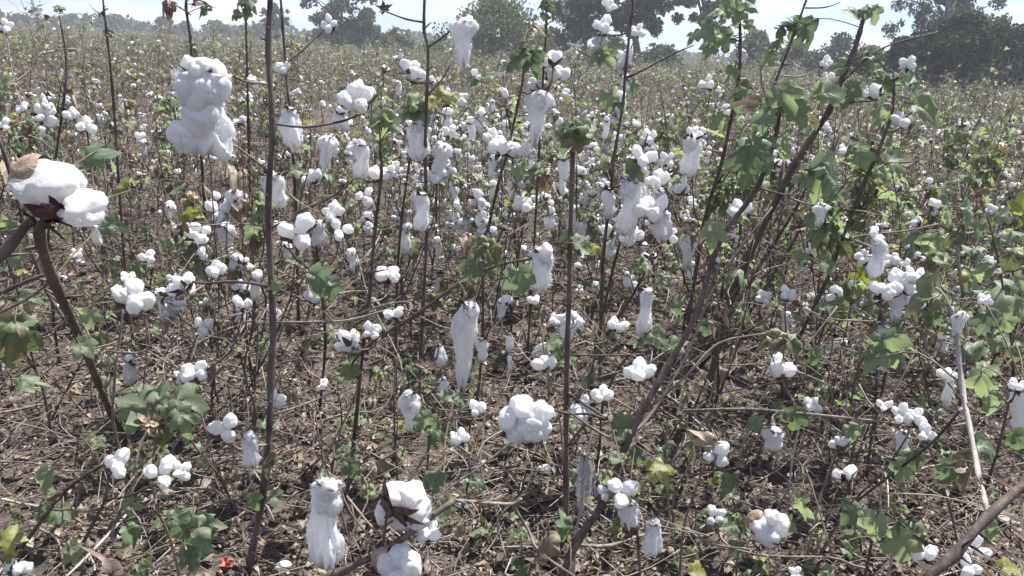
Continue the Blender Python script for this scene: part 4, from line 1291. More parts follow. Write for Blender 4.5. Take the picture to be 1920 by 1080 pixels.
            if kd in 'LM':   # the broad cupped bract behind the upper left lobe
                bb = MB()
                vq, fq = ico(3)          # a cupped shell, open in front, with its own thickness
                keep = [t3 for t3 in fq if all(vq[i3].x < .25 and vq[i3].z > -.35 for i3 in t3)]
                for sc3, rev in ((1.0, False), (.95, True)):
                    bb.add([tuple(q3 * sc3 * (1 + .12 * mnoise.noise(q3 * 2.5))) for q3 in vq], [tuple(reversed(t3)) if rev else t3 for t3 in keep])
                br = ob('bract', bb.mesh('bract', [M['bur_tan']]), b)
                W = Matrix.Translation(loc(c) + right * s * (-.22 if kd == 'L' else -.24) + upv * s * (.28 if kd == 'L' else .10) - tc_ * s * (.06 if kd == 'L' else .16)) @ Matrix.Diagonal((s * (.38 if kd == 'L' else .32), s * .26, s * (.27 if kd == 'L' else .33), 1))
                br.matrix_local = inv.inverted() @ W
            if kd == 'L':
                end = c - right * s * .12 - upv * s * .30 + tc_ * s * .15
                # calyx wrapped under the locks
                bb = MB()
                vq, fq = ico(3)
                bb.add([tuple(q3 * (1 + .2 * mnoise.noise(q3 * 2))) for q3 in vq], fq)
                br = ob('calyx', bb.mesh('calyx', [M['bur_red']]), b)
                br.matrix_local = inv.inverted() @ Matrix.Translation(loc(c) - right * s * .13 - upv * s * .13 + tc_ * s * .26) @ Matrix.Rotation(R(-14), 4, 'Y') @ Matrix.Diagonal((s * .22, s * .12, s * .12, 1))
                for j, (dx, dy, a_) in enumerate(((-.02, -.10, .3), (.05, -.06, 1.2), (-.1, -.05, 2.0))):
                    bb = MB()
                    carpel(bb, 0, .30, .10, .5, 0, 0, rr)
                    br = ob('bract', bb.mesh('bract', [M['bur_red']]), b)
                    W = Matrix.Translation(loc(c) + right * (dx - .05) * s + upv * (dy - .16) * s + tc_ * s * .33) @ Matrix.Rotation(R(-25) - a_, 4, 'Y') @ Matrix.Rotation(R(70), 4, 'X') @ Matrix.Diagonal((s * .8, s, s, 1))
                    br.matrix_local = inv.inverted() @ W
            else:
                end = loc(c) + root_loc - ax.normalized() * s * .3
        else:
            s = math.sqrt(w_ * h_) * 1.0
            if kd == 'u' or kd == 'b':
                ax = Vector((rr.gauss(0, .25), -.25 + rr.gauss(0, .2), 1))
            elif kd == 'n':
                ax = -tc_ * .5 + Vector((rr.choice([-1, 1]) * .4, 0, .7))
            else:
                ax = tc_ * .8 + Vector((rr.gauss(0, .25), 0, .55 + rr.gauss(0, .2)))
            if kd == 'y':
                ax = Vector((.1, -.4, 1))
                b = ob('boll', BURT[0], root, loc(c), q_axis(ax, .3), (w_ * .95, w_ * .95, w_ * .7))
            else:
                b = make_boll(root, loc(c), s, ax, rr, hero=True, kind='e' if kd == 'e' else 'c', tan=(kd == 'k'), nl=(3 if kd == 'k' else None))
                if kd == 'b':
                    pass
            end = c - ax.normalized() * s * .32
        BL.append(end)
    for end in BL:
        q = near_on(lines, end)
        if (q - end).length > .015:
            m_ = q.lerp(end, .5) + Vector((rr.gauss(0, .008), rr.gauss(0, .008), -.02 * (q - end).length / .1 * .5))
            W = [q, m_, end]
            lines.append(W)
            objs.append(('branch', W, .0026, .0017, rr.choice(['stem', 'twig']), 5))
    for lf in leaves:
        px, py, Yd, sz, kd = lf[:5]
        an = R(lf[5]) if len(lf) > 5 else rr.uniform(0, 6.28)
        k = depth(px, py, Yd) / FX
        s = sz * k * .80
        c = P(px, py, Yd)
        right, upc = CR.col[0].copy(), CR.col[1].copy()
        tc_ = (cam_pos - c).normalized()
        tip = right * math.cos(an) + upc * math.sin(an) + tc_ * rr.uniform(-.25, .35)
        tip.normalize()
        nr = tc_ * rr.uniform(.5, 1.0) + Vector((rr.gauss(0, .35), 0, rr.uniform(.3, 1.0)))
        me_ = rr.choice(LEAF[kd])
        org = c - tip * s * .36
        ob('leaf', me_, root, loc(org), q_leaf(tip, nr), (s,) * 3)
        stalk = org - tip * s * .45
        q = near_on(lines, stalk)
        if .01 < (q - stalk).length:
            W = [q, q.lerp(stalk, .5) + Vector((rr.gauss(0, .004), rr.gauss(0, .004), .008)), stalk + tip * s * .1]
            objs.append(('petiole', W, .0014, .0011, 'green_stem', 4))
    for j, (n_, W, a, b_, mt, sd) in enumerate(objs):
        v_, f_ = tube([loc(p) for p in W], a, b_, sd, 3 if n_ != 'petiole' else 2, .10, j)
        mb_ = MB()
        mb_.add(v_, f_)
        if n_ == 'stem':            # leaf scars and broken side shoots
            cm = [loc(p) for p in catmull(W, 6)]
            for q_ in range(int(len(cm) * .8)):
                k_ = rr.randrange(1, len(cm) - 1)
                t_ = k_ / len(cm)
                ra_ = a + (b_ - a) * t_
                dd = (cm[k_ + 1] - cm[k_ - 1]).normalized()
                sd_ = dd.cross(Vector((rr.gauss(0, 1), rr.gauss(0, 1), rr.gauss(0, 1)))).normalized()
                e_ = cm[k_] + (sd_ + dd * rr.uniform(.1, .8)).normalized() * (ra_ + rr.choice((.003, .004, .006, .012, .03)) * rr.uniform(.6, 1.3))
                v2, f2 = tube([cm[k_], cm[k_].lerp(e_, .6) + dd * .001, e_], min(ra_ * .55, .0028), .0009, 4, 1, .2, q_)
                mb_.add(v2, f2)
        ob(n_, mb_.mesh(n_, [M[mt]]), root)

# ------------------------------------------------------------------ the rest of the field
BARE, GREEN = (22, 8, 6, 2, 28, 26, 24), (40, 10, 18, 4, 24, 9, 5)
V_RICH = [gen_plant(200 + k, rng.uniform(.80, 1.08), rng.uniform(1.3, 2.0), rng.randint(16, 22), .14, .45, 1.05) for k in range(6)]
V_BARE = [gen_plant(220 + k, rng.uniform(.75, 1.0), rng.uniform(1.1, 1.9), rng.randint(2, 4), .16, .1, .9, BARE) for k in range(6)]
V_GREEN = [gen_plant(240 + k, rng.uniform(.75, 1.0), rng.uniform(2.2, 3.2), rng.randint(2, 5), .14, .15, .9, GREEN) for k in range(5)]
F_BARE = [gen_plant(300 + k, rng.uniform(.80, 1.08), rng.uniform(1.4, 2.0), rng.randint(1, 3), .14, .05, .8) for k in range(6)]
F_GREEN = [gen_plant(320 + k, rng.uniform(.80, 1.05), rng.uniform(1.8, 2.5), rng.randint(1, 3), .14, .05, .8) for k in range(4)]


def pick_variant(x, y, far):
    t = x / y
    if far:
        return rng.choice(F_GREEN if rng.random() < (.25 if t < .1 else .6) else F_BARE)
    if t > .2:
        return rng.choice(V_GREEN if rng.random() < .7 else V_BARE)
    if t > -.16 and y < 7:
        return rng.choice(V_RICH if rng.random() < .85 else V_GREEN)
    return rng.choice(V_BARE if rng.random() < .7 else V_GREEN if rng.random() < .6 else V_RICH)


def visible(x, y, m=1.0):
    c = CR.transposed() @ (Vector((x, y, .5)) - cam_pos)
    return c.z < 0 and abs(c.x / -c.z) * FX < 960 * (1 + .12 * m)


cells = []
placed = []
hero_feet = [o.location.copy() for o in bpy.data.objects if o.get('category') == 'plant']
yy = 2.45
while yy < 17:
    sp = .32 if yy < 4.5 else .42
    hw = .72 * yy + .5
    xx = -hw
    while xx < hw:
        x, y = xx + rng.uniform(-.2, .2), yy + rng.uniform(-.2, .2)
        xx += sp * rng.uniform(.8, 1.25)
        if not visible(x, y):
            continue
        # soil stays open in the front middle
        if y < 3.3 and -.9 < x < .6 and rng.random() < .6:
            continue
        if any((h_.x - x) ** 2 + (h_.y - y) ** 2 < .05 for h_ in hero_feet):
            continue
        placed.append((math.hypot(x, y), x, y))
    yy += .34 if yy < 4.5 else .44
placed.sort()
placed = placed[:290]
last_d = placed[-1][0]
FAR_D, NEAR_D = placed[215][0], min(5.6, placed[120][0])
print('bands', NEAR_D, FAR_D, last_d)
far_src = []
for i, (d, x, y) in enumerate(placed):
    side = 'left' if x < -.2 * y else 'right' if x > .2 * y else 'middle'
    t_ = x / y
    spot = ('by the left edge' if t_ < -.48 else 'left of the largest hanging lint' if t_ < -.33 else 'behind the tall dark stem' if t_ < -.2 else 'in the column of the split lint' if t_ < -.06
            else 'in the column of the widest boll' if t_ < .08 else 'in the column of the eucalyptus pair' if t_ < .2 else 'behind the leaning stem' if t_ < .36 else 'under the dark bushes' if t_ < .5 else 'by the right edge')
    band = 'in the front row' if d < 3.1 else 'in the second row' if d < 3.7 else 'in the third row' if d < 4.5 else 'in the fourth row' if d < 5.6 else 'in the middle distance' if d < 7.5 else 'in the farther middle' if d < FAR_D else 'in the far field' if d < (FAR_D + last_d) / 2 else 'in the farthest rows'
    D = pick_variant(x, y, d >= FAR_D)
    look = 'boll rich' if any(D is q for q in V_RICH) else 'green leafy' if any(D is q for q in V_GREEN + F_GREEN) else 'bare brown'
    lab = look + ' cotton plant ' + band + ', ' + spot
    grp = ('nearer' if d < 5.6 else 'middle distance' if d < FAR_D else 'far') + ' cotton plants on the ' + side
    root = None
    sc = rng.uniform(.82, 1.12)
    z = gz(x, y)
    if d < FAR_D:
        root = thing('cotton_plant', lab, 'plant', (x, y, z), grp)
        (plant_parts if d < NEAR_D else plant_mid)(root, D)
    else:
        if 'far' not in D:
            D['far'] = merged(D, 'cotton_plant', 4, 0, {'stem', 'leaf', 'boll'})
        root = ob('cotton_plant', D['far'], None, (x, y, z))
        root['label'], root['category'], root['group'] = lab, 'plant', grp
        if len(far_src) < 10 and all(o.data != D['far'] for o in far_src):
            far_src.append(root)
    root.rotation_euler = (rng.gauss(0, .06), rng.gauss(0, .06), rng.uniform(0, 6.28))
    root.scale = (sc,) * 3

# beyond: one field of instanced plants
pts, rots, scs, idx = [], [], [], []
y0 = last_d * .93
for (ya, yb, den) in ((y0, 40, 2.9), (40, 75, 1.9), (75, 130, .9)):
    area = .5 * 1.5 * (yb * yb - ya * ya)
    n = int(area * den)
    for _ in range(n):
        r = math.sqrt(rng.uniform(ya * ya, yb * yb))
        a = rng.uniform(-.66, .66)
        x, y = r * math.sin(a), r * math.cos(a)
        if math.hypot(x, y) < last_d + .1:
            continue
        pts.append((x, y, 0))
        rots.append((rng.gauss(0, .08), rng.gauss(0, .08), rng.uniform(0, 6.28)))
        scs.append(rng.uniform(.75, 1.12) * (1.35 if rng.random() < .06 else 1))
        idx.append(rng.randrange(len(far_src)))
pa = np.array(pts)
pa[:, 2] = ground_z(pa[:, 0], pa[:, 1])
me = bpy.data.meshes.new('cotton_field')
me.vertices.add(len(pa))
me.vertices.foreach_set('co', pa.astype(np.float32).ravel())
for nm_, ty, da in (('rot', 'FLOAT_VECTOR', np.array(rots, np.float32).ravel()), ('sc', 'FLOAT', np.array(scs, np.float32)), ('idx', 'INT', np.array(idx, np.int32))):
    a = me.attributes.new(nm_, ty, 'POINT')
    a.data.foreach_set('vector' if ty == 'FLOAT_VECTOR' else 'value', da)
fld = ob('cotton_field', me)
fld['kind'] = 'stuff'
fld['label'] = 'brown and olive cotton field running back to the trees'
fld['category'] = 'crop'
ng = bpy.data.node_groups.new('field', 'GeometryNodeTree')
ng.interface.new_socket('Geometry', in_out='INPUT', socket_type='NodeSocketGeometry')
ng.interface.new_socket('Geometry', in_out='OUTPUT', socket_type='NodeSocketGeometry')
gi, go = ng.nodes.new('NodeGroupInput'), ng.nodes.new('NodeGroupOutput')
iop = ng.nodes.new('GeometryNodeInstanceOnPoints')
iop.inputs['Pick Instance'].default_value = True
jn = ng.nodes.new('GeometryNodeJoinGeometry')
for o in reversed(far_src):
    oi = ng.nodes.new('GeometryNodeObjectInfo')
    oi.inputs['Object'].default_value = o
    oi.inputs['As Instance'].default_value = True
    oi.transform_space = 'ORIGINAL'
    ng.links.new(oi.outputs['Geometry'], jn.inputs[0])


def named(nm_, ty):
    a = ng.nodes.new('GeometryNodeInputNamedAttribute')
    a.data_type = ty
    a.inputs['Name'].default_value = nm_
    return [s for s in a.outputs if s.enabled and s.name == 'Attribute'][0]


ng.links.new(gi.outputs[0], iop.inputs['Points'])
ng.links.new(jn.outputs[0], iop.inputs['Instance'])
ng.links.new(named('idx', 'INT'), iop.inputs['Instance Index'])
e2r = ng.nodes.new('FunctionNodeEulerToRotation')
ng.links.new(named('rot', 'FLOAT_VECTOR'), e2r.inputs[0])
ng.links.new(e2r.outputs[0], iop.inputs['Rotation'])
ng.links.new(named('sc', 'FLOAT'), iop.inputs['Scale'])
ng.links.new(iop.outputs[0], go.inputs[0])
md = fld.modifiers.new('field', 'NODES')
md.node_group = ng


# dead stalks and seedlings on the open soil
def place_word(x, y):
    t = x / y
    a = 'left of the tall dark stem' if t < -.28 else 'just right of the tall dark stem' if t < -.08 else 'behind the widest boll' if t < .1 else 'by the leaning dark stem' if t < .28 else 'towards the right edge'
    return a


def dist_word(y):
    return 'near' if y < 2.1 else 'mid' if y < 3 else 'farther'


for i in range(210):
    y = rng.uniform(1.75, 5.2)
    x = rng.uniform(-.66, .66) * y
    rr = random.Random(9000 + i)
    h_ = rr.uniform(.18, .55)
    a = rr.uniform(0, 6.28)
    ln = Vector((math.cos(a), math.sin(a), 0)) * h_ * rr.uniform(.1, .9)
    pale = rr.random() < .6
    mm = M['twig' if pale else rr.choice(['stem', 'grey'])]
    forked = rr.random() < .7
    root = thing('dead_stalk', ('pale ' if pale else 'dark ') + ('forked' if forked else 'single') + ' dead stalk, ' + place_word(x, y) + ', ' + dist_word(y), 'stalk', (x, y, gz(x, y)), 'dead cotton stalks')
    pts = [Vector((0, 0, -.02)), ln * .3 + Vector((rr.gauss(0, .02), 0, h_ * .35)), ln * .7 + Vector((rr.gauss(0, .02), 0, h_ * .7)), ln + Vector((0, 0, h_))]
    v_, f_ = tube(pts, .0035, .0014, 5, 3, .12, i)
    ob('stem', quick_mesh('stem', v_, f_, [mm]), root)
    for j in range(rr.randint(2, 4) if forked else 0):
        q = pts[1].lerp(pts[3], rr.random())
        b2 = rr.uniform(0, 6.28)
        e = q + Vector((math.cos(b2), math.sin(b2), rr.uniform(-.1, .7))) * rr.uniform(.08, .24)
        v_, f_ = tube([q, q.lerp(e, .5) + Vector((rr.gauss(0, .012), rr.gauss(0, .012), .01)), e], .0022, .001, 4, 2, .1, j)
        ob('branch', quick_mesh('branch', v_, f_, [mm]), root)
    for j in range(rr.choice((0, 0, 1, 2))):
        q = pts[1].lerp(pts[3], rr.random())
        kd = rr.choice('obdg')
        tip = Vector((rr.gauss(0, 1), rr.gauss(0, 1), rr.uniform(-1.5, 0)))
        s_ = rr.uniform(.02, .04)
        ob('leaf', rr.choice(LEAF[kd]), root, q + tip.normalized() * s_ * .4, q_leaf(tip, Vector((0, -.4, 1))), (s_,) * 3)
for i in range(170):
    y = rng.uniform(1.5, 5.0)
    x = rng.uniform(-.66, .66) * y
    rr = random.Random(9500 + i)
    h_ = rr.uniform(.05, .20)
    root = thing('cotton_seedling', ('low' if h_ < .12 else 'taller') + ' green cotton shoot on the soil, ' + place_word(x, y) + ', ' + dist_word(y), 'seedling', (x, y, gz(x, y)), 'low green shoots')
    pts = [Vector((0, 0, -.01)), Vector((rr.gauss(0, .02), rr.gauss(0, .02), h_ * .5)), Vector((rr.gauss(0, .04), rr.gauss(0, .04), h_))]
    v_, f_ = tube(pts, .0025, .0013, 5, 3, .12, i)
    ob('stem', quick_mesh('stem', v_, f_, [M['green_stem']]), root)
    for j in range(rr.randint(3, 8)):
        q = pts[0].lerp(pts[2], rr.uniform(.4, 1))
        a = rr.uniform(0, 6.28)
        tip = Vector((math.cos(a), math.sin(a), rr.uniform(-.6, .5)))
        s_ = rr.uniform(.018, .045)
        ob('leaf', rr.choice(LEAF[rr.choice('ggggkpyo')]), root, q + tip.normalized() * s_ * .45, q_leaf(tip, Vector((rr.gauss(0, .3), -.3, 1))), (s_,) * 3)

# ------------------------------------------------------------------ litter on the soil
def front(n, y0_, y1_, pw=1.0):
    o = []
    while len(o) < n:
        y = y0_ + (y1_ - y0_) * rng.random() ** pw
        x = rng.uniform(-1, 1) * (.72 * y + .3)
        o.append((x, y))
    return o


# crumbs of dead leaf and straw: nobody could count them
FL = [leaf_geo(500 + k, 1.2)[0:2] for k in range(3)]
b_flake = {m: MB() for m in range(3)}
b = MB()
lit_mats = [M['leaf_dry'], M['leaf_dead'], M['twig'], M['soil'], M['grey']]
pp = front(62000, 1.2, 7.5, 1.35)
zz = ground_z([p[0] for p in pp], [p[1] for p in pp])
for (x, y), z in zip(pp, zz):
    s = rng.uniform(.005, .016) * (1.7 if rng.random() < .12 else 1)
    if mnoise.noise(Vector((x * 2.6, y * 2.6, 3))) < -.12 and rng.random() < .6:
        continue
    a = rng.uniform(0, 6.28)
    ca, sa = math.cos(a) * s, math.sin(a) * s
    k = rng.uniform(.3, 1.0)
    u1, u2, u3, u4 = (rng.uniform(.35, 1.15) for _ in range(4))
    dx_, dy_ = rng.gauss(0, .35) * s, rng.gauss(0, .35) * s
    h1, h2, h3, h4 = (rng.uniform(-.3, 1.1) * s for _ in range(4))
    zb = z + .003 + rng.random() ** 3 * .03
    vs = [(x - ca * u1, y - sa * u1, zb + h1), (x - sa * k * u2 + dx_, y + ca * k * u2 + dy_, zb + h2), (x + ca * u3, y + sa * u3, zb + h3), (x + sa * k * u4 + dy_, y - ca * k * u4 - dx_, zb + h4), (x, y, zb + rng.uniform(-.1, .5) * s)]
    b.add(vs, [(0, 4, 1), (1, 4, 2), (2, 4, 3), (3, 4, 0)], rng.choices((0, 1), (4, 6))[0], rng.random())
for (x, y) in front(11000, 1.25, 7.5, 1.0):         # straw and broken stalks
    ln = rng.uniform(.02, .11)
    a = rng.uniform(0, 6.28)
    z = gz(x, y) + rng.uniform(.002, .02)
    dz = rng.uniform(-.15, .35) * ln
    d = Vector((math.cos(a) * ln, math.sin(a) * ln, dz))
    p0 = Vector((x, y, z))
    v_, f_ = tube([p0, p0 + d * .5 + Vector((rng.gauss(0, .006), rng.gauss(0, .006), rng.gauss(0, .004))), p0 + d], rng.uniform(.0008, .002), .0008, 3, 1)
    b.add(v_, f_, rng.choices((2, 4, 1), (6, 2, 1))[0], rng.random())
for (x, y) in front(6000, 1.6, 8.5, .95):          # long bent stalks caught above the ground
    ln = rng.uniform(.10, .34)
    a = rng.uniform(0, 6.28)
    p0 = Vector((x, y, gz(x, y) + rng.random() ** 2 * .10))
    d = Vector((math.cos(a) * ln, math.sin(a) * ln, rng.gauss(.05, .25) * ln))
    sd_ = Vector((-d.y, d.x, rng.uniform(-.3, .8) * ln)) * rng.uniform(-.25, .25)
    p3 = p0 + d
    p3.z = max(p3.z, gz(p3.x, p3.y) + .002)
    v_, f_ = tube([p0, p0 + d * .35 + sd_, p0 + d * .7 + sd_ * rng.uniform(.2, 1.2), p3], rng.uniform(.0012, .0024), .0008, 3, 2, .1)
    b.add(v_, f_, rng.choices((2, 4, 1), (7, 1, 3))[0], rng.random())
lit = ob('leaf_litter', b.mesh('leaf_litter', lit_mats))
lit['kind'] = 'stuff'
lit['label'] = 'brown crumbled dead leaves and straw covering the soil'
lit['category'] = 'litter'
b = MB()
for (x, y) in front(5200, 1.2, 6.5, 1.2):
    s = rng.choice((.006, .008, .012, .02)) * rng.uniform(.7, 1.4)
    v_, f_ = ico(1 if s > .012 else 0)
    z = gz(x, y)
    o3 = Vector((x * 31, y * 31, 0))
    b.add([(x + q.x * s * (1 + mnoise.noise(q * 1.5 + o3)), y + q.y * s * (1 + mnoise.noise(q * 1.7 + o3)), z + q.z * s * .7) for q in v_], f_)
cl = ob('soil_clods', b.mesh('soil_clods', [M['soil']], False))
cl['kind'] = 'stuff'
cl['label'] = 'dark crumbly soil clods between the plants'
cl['category'] = 'clods'

# whole fallen leaves, sticks and lint, one by one
DRYM = LEAF['d'] + LEAF['b'] + LEAF['o'][:2]
for i, (x, y) in enumerate(front(300, 1.3, 4.2, 1.1)):
    s = rng.uniform(.020, .048)
    o = ob('fallen_leaf', rng.choice(DRYM), None, (x, y, gz(x, y) + .012), (rng.gauss(0, .5), rng.gauss(0, .5), rng.uniform(0, 6.28)), (s,) * 3)
    o['label'] = ('large' if s > .035 else 'small') + (' green grey' if o.data in LEAF['o'] else ' tan' if o.data in LEAF['d'] else ' dark brown') + ' curled dead leaf, ' + place_word(x, y) + ', ' + dist_word(y)
    o['category'] = 'leaf'
    o['group'] = 'fallen dry leaves'
TW = []
for k in range(14):
    rr = random.Random(700 + k)
    n = rr.randint(3, 5)
    pts = [Vector((j / (n - 1) - .5, rr.gauss(0, .05), rr.gauss(0, .03))) for j in range(n)]
    bb = MB()
    v_, f_ = tube(pts, .009, .005, 5, 3, .15, k)
    bb.add(v_, f_)
    for _ in range(rr.randint(0, 2)):
        q = rr.choice(pts[1:])
        e = q + Vector((rr.uniform(.1, .25), rr.choice((-1, 1)) * rr.uniform(.08, .22), rr.uniform(0, .12)))
        v_, f_ = tube([q, (q + e) / 2 + Vector((0, .01, .01)), e], .006, .004, 4, 2, .1)
        bb.add(v_, f_)
    TW.append(bb.mesh('twig', [M[rr.choice(['twig', 'twig', 'grey', 'stem'])]]))
for i, (x, y) in enumerate(front(300, 1.4, 6.0, 1.0)):
    s = rng.uniform(.14, .52)
    o = ob('fallen_twig', rng.choice(TW), None, (x, y, gz(x, y) + .012 + s * .12 * rng.random()), (rng.gauss(0, .12), rng.gauss(0, .22), rng.uniform(0, 6.28)), (s, s, s))
    o['label'] = ('long ' if s > .38 else 'short ' if s < .24 else '') + {'twig_bark': 'pale brown', 'grey_bark': 'grey', 'stem_bark': 'dark'}[o.data.materials[0].name] + ' fallen twig, ' + place_word(x, y) + ', ' + dist_word(y)
    o['category'] = 'twig'
    o['group'] = 'fallen twigs'
for i, (px, py, wp, lab) in enumerate([(372, 646, 24, 'small scrap of white lint lying on bare soil left of the tall stem'), (330, 632, 18, 'tiny tuft of lint on the soil beside a longer scrap'), (1577, 650, 44, 'flat bar of white lint fallen on the dark soil at the right'),
                                       (872, 962, 24, 'small round grey white tuft on soil beside the orange dead leaf'), (1552, 996, 16, 'pea sized white tuft on the soil at the bottom right'), (530, 1062, 34, 'white open boll lying on the soil beside the tallest hanging lint'), (1020, 876, 28, 'flat scrap of lint half buried under the widest boll')]):
    p = G(px, py)
    p.z = gz(p.x, p.y) + .015
    k = wp / FX * p.length
    o = ob('fallen_lint', LOCK_H[i % 7], None, p, (rng.uniform(-.2, .2), R(80), rng.uniform(-.3, .3)), (k * .32, k * .36, k * .52))
    o['label'] = lab
    o['category'] = 'cotton'
for px, py, k_, mt, lab, cat in [(430, 1066, .018, 'red', 'small crumpled red flower fallen on the soil at the bottom', 'flower'), (1590, 930, .018, 'orange', 'orange pink fallen flower below a small boll at the right', 'flower'),
                                 (900, 968, .022, 'orange', 'curled orange dead leaf beside a round grey tuft of lint', 'leaf'), (1180, 655, .022, 'orange', 'light orange dead leaf below the upright boll', 'leaf')]:
    p = G(px, py)
    bb = MB()
    rr = random.Random(int(px))
    for j in range(5):
        carpel(bb, j * 1.25, 1.2, .45, .7, 0, 0, rr)
    o = ob('fallen_flower' if cat == 'flower' else 'fallen_leaf', bb.mesh('petals', [M[mt]]), None, (p.x, p.y, gz(p.x, p.y) + .012), (rng.uniform(-.5, .5), rng.uniform(-.5, .5), 0), (k_,) * 3)
    o['label'] = lab
    o['category'] = cat


# ------------------------------------------------------------------ trees along the far side
def tree(name, label, px, Yd, top_py, w_px, mt, kind='round', n=6000, base_h=None, leafs=.13, seed=0, group=None, trunk_px=None, dens=1.0, lift=0.0):
    rr = random.Random(seed + 5000)
    k = depth(px, 60, Yd) / FX
    c = P(px, 70, Yd)
    H_ = P(px, top_py, Yd).z
    H_ = min(H_, 9.2)
    W = w_px * k / 2
    root = thing(name, label, 'tree' if kind != 'bush' else 'bush', (c.x, Yd, 0), group)
    t = MB()
    tr = (trunk_px * k / 2) if trunk_px else max(.06, H_ * .022)
    lean = Vector((rr.uniform(-.06, .06) * H_, 0, 0))
    nst = 1 if kind != 'bush' else 3
    tips = []
    for s_ in range(nst):
        o_ = Vector((rr.gauss(0, .4) if nst > 1 else 0, rr.gauss(0, .4) if nst > 1 else 0, 0))
        pts = [o_, o_ + Vector((rr.gauss(0, .05) * H_, 0, H_ * .22)), o_ + lean * .6 + Vector((0, 0, H_ * .48)), o_ + lean + Vector((rr.gauss(0, .05) * H_, 0, H_ * .8))]
        v_, f_ = tube(pts, tr, tr * .35, 8, 3)
        t.add(v_, f_)
        for j in range(9 if kind != 'bush' else 3):
            q = pts[1].lerp(pts[3], .1 + .85 * rr.random())
            a = rr.uniform(0, 6.28)
            r_ = rr.uniform(.45, .95)
            up = rr.uniform(.15, .5) if kind != 'willow' else rr.uniform(.1, .3)
            e = q + Vector((math.cos(a) * W * r_, math.sin(a) * W * r_, (H_ - q.z) * up * 1.3))
            m_ = q.lerp(e, .5) + Vector((0, 0, .08 * H_ * rr.random()))
            v_, f_ = tube([q, m_, e], tr * .38, tr * .10, 5, 3)
            t.add(v_, f_)
            tips += [m_, e, q.lerp(e, .75)]
    ob('trunk', t.mesh('trunk', [M['trunk']]), root)
    cb = MB()
    z0 = {'round': .18, 'bush': .0, 'willow': .12, 'gum': .30}[kind] * H_ + lift * H_
    clumps = []
    for j in range({'round': 60, 'bush': 60, 'willow': 55, 'gum': 75}[kind]):
        u = rr.random()
        if kind == 'gum':
            tp = rr.choice(tips)
            p = tp + Vector((rr.gauss(0, W * .2), rr.gauss(0, W * .2), rr.gauss(-.05 * H_, H_ * .10)))
            sz = rr.uniform(.07, .17) * W
        else:
            a = rr.uniform(0, 6.28)
            h = rr.random()
            prof = math.sqrt(max(0, 1 - (h * 1.0) ** 2.2)) if kind != 'round' else math.sin(math.pi * (0.12 + .84 * h)) ** .6
            r_ = W * prof * math.sqrt(u)
            p = Vector((math.cos(a) * r_, math.sin(a) * r_, z0 + (H_ - z0) * h * .93))
            sz = rr.uniform(.15, .34) * W * (.75 if kind == 'round' else 1)
        clumps.append((p, sz, rr.random()))
    tot = sum(s * s for _, s, _ in clumps)
    for p, sz, tn in clumps:
        m_ = int(n * dens * sz * sz / tot)
        for _ in range(m_):
            d = Vector((rr.gauss(0, 1), rr.gauss(0, 1), rr.gauss(0, 1))).normalized() * sz * rr.random() ** .45
            if kind == 'willow':
                d.z = -abs(d.z) * 1.6 if rr.random() < .55 else d.z
            q = p + d
            if q.z < .05:
                q.z = .05 + rr.random() * .3
            if q.z > H_ * 1.02:
                continue
            s = leafs * rr.uniform(.5, 1.3)
            a = Vector((rr.gauss(0, 1), rr.gauss(0, 1), rr.gauss(0, .7) - (.9 if kind in ('gum', 'willow') else 0))).normalized()
            c_ = a.cross(Vector((rr.gauss(0, 1), rr.gauss(0, 1), rr.gauss(0, 1)))).normalized() * s * (.22 if kind in ('gum', 'willow') else .42)
            cb.add([q - a * s * .5, q + c_, q + a * s * .5, q - c_], [(0, 1, 2, 3)], 0, (tn * .5 + rr.random() * .35) % 1)
    ob('crown', cb.mesh('crown', [M[mt]], False), root)
    return root


tree('gum_tree', 'dark feathery tree left of centre with its trunk showing above the field', 640, 60, -60, 150, 'tree_leaf', 'round', 8000, seed=1, leafs=.22)
tree('gum_tree', 'smaller grey green tree just right of the tall dark stem', 520, 75, 2, 70, 'tree_leaf', 'gum', 3500, seed=2, leafs=.22)
tree('willow_tree', 'wide round topped willow like tree behind the centre of the field', 925, 46, -12, 215, 'tree_olive', 'willow', 11000, seed=3, leafs=.24)
tree('gum_tree', 'tall eucalyptus with dark ragged crown cut by the top of the picture beside the willow', 1100, 42, -120, 210, 'tree_leaf', 'gum', 12000, seed=4, leafs=.20, trunk_px=13)
tree('gum_tree', 'second tall eucalyptus with thick dark trunk beside the gap of bright sky', 1185, 40, -110, 190, 'tree_leaf', 'gum', 11000, seed=5, leafs=.20, trunk_px=16)
tree('gum_tree', 'eucalyptus behind the pale topped cotton stem right of the bright sky gap', 1325, 44, -100, 150, 'tree_leaf', 'gum', 10000, seed=6, leafs=.20, trunk_px=12)
tree('gum_tree', 'eucalyptus at the upper right whose branches hang over the dark bushes', 1765, 38, -70, 220, 'tree_leaf', 'gum', 12000, seed=17, leafs=.16, trunk_px=16)
tree('dark_bush', 'largest dark green dome shaped bush at the right skyline', 1800, 30, 28, 190, 'tree_dark', 'bush', 18000, seed=8, leafs=.16)
tree('dark_bush', 'dark green bush sloping down left of the dome shaped bush', 1690, 31, 72, 170, 'tree_dark', 'bush', 15000, seed=9, leafs=.16)
tree('dark_bush', 'round dark bush at the right edge of the picture', 1880, 32, 48, 150, 'tree_dark', 'bush', 15000, seed=10, leafs=.16)
tree('dark_bush', 'dark bush running out beyond the right edge', 1985, 33, 58, 150, 'tree_dark', 'bush', 12000, seed=11, leafs=.16)
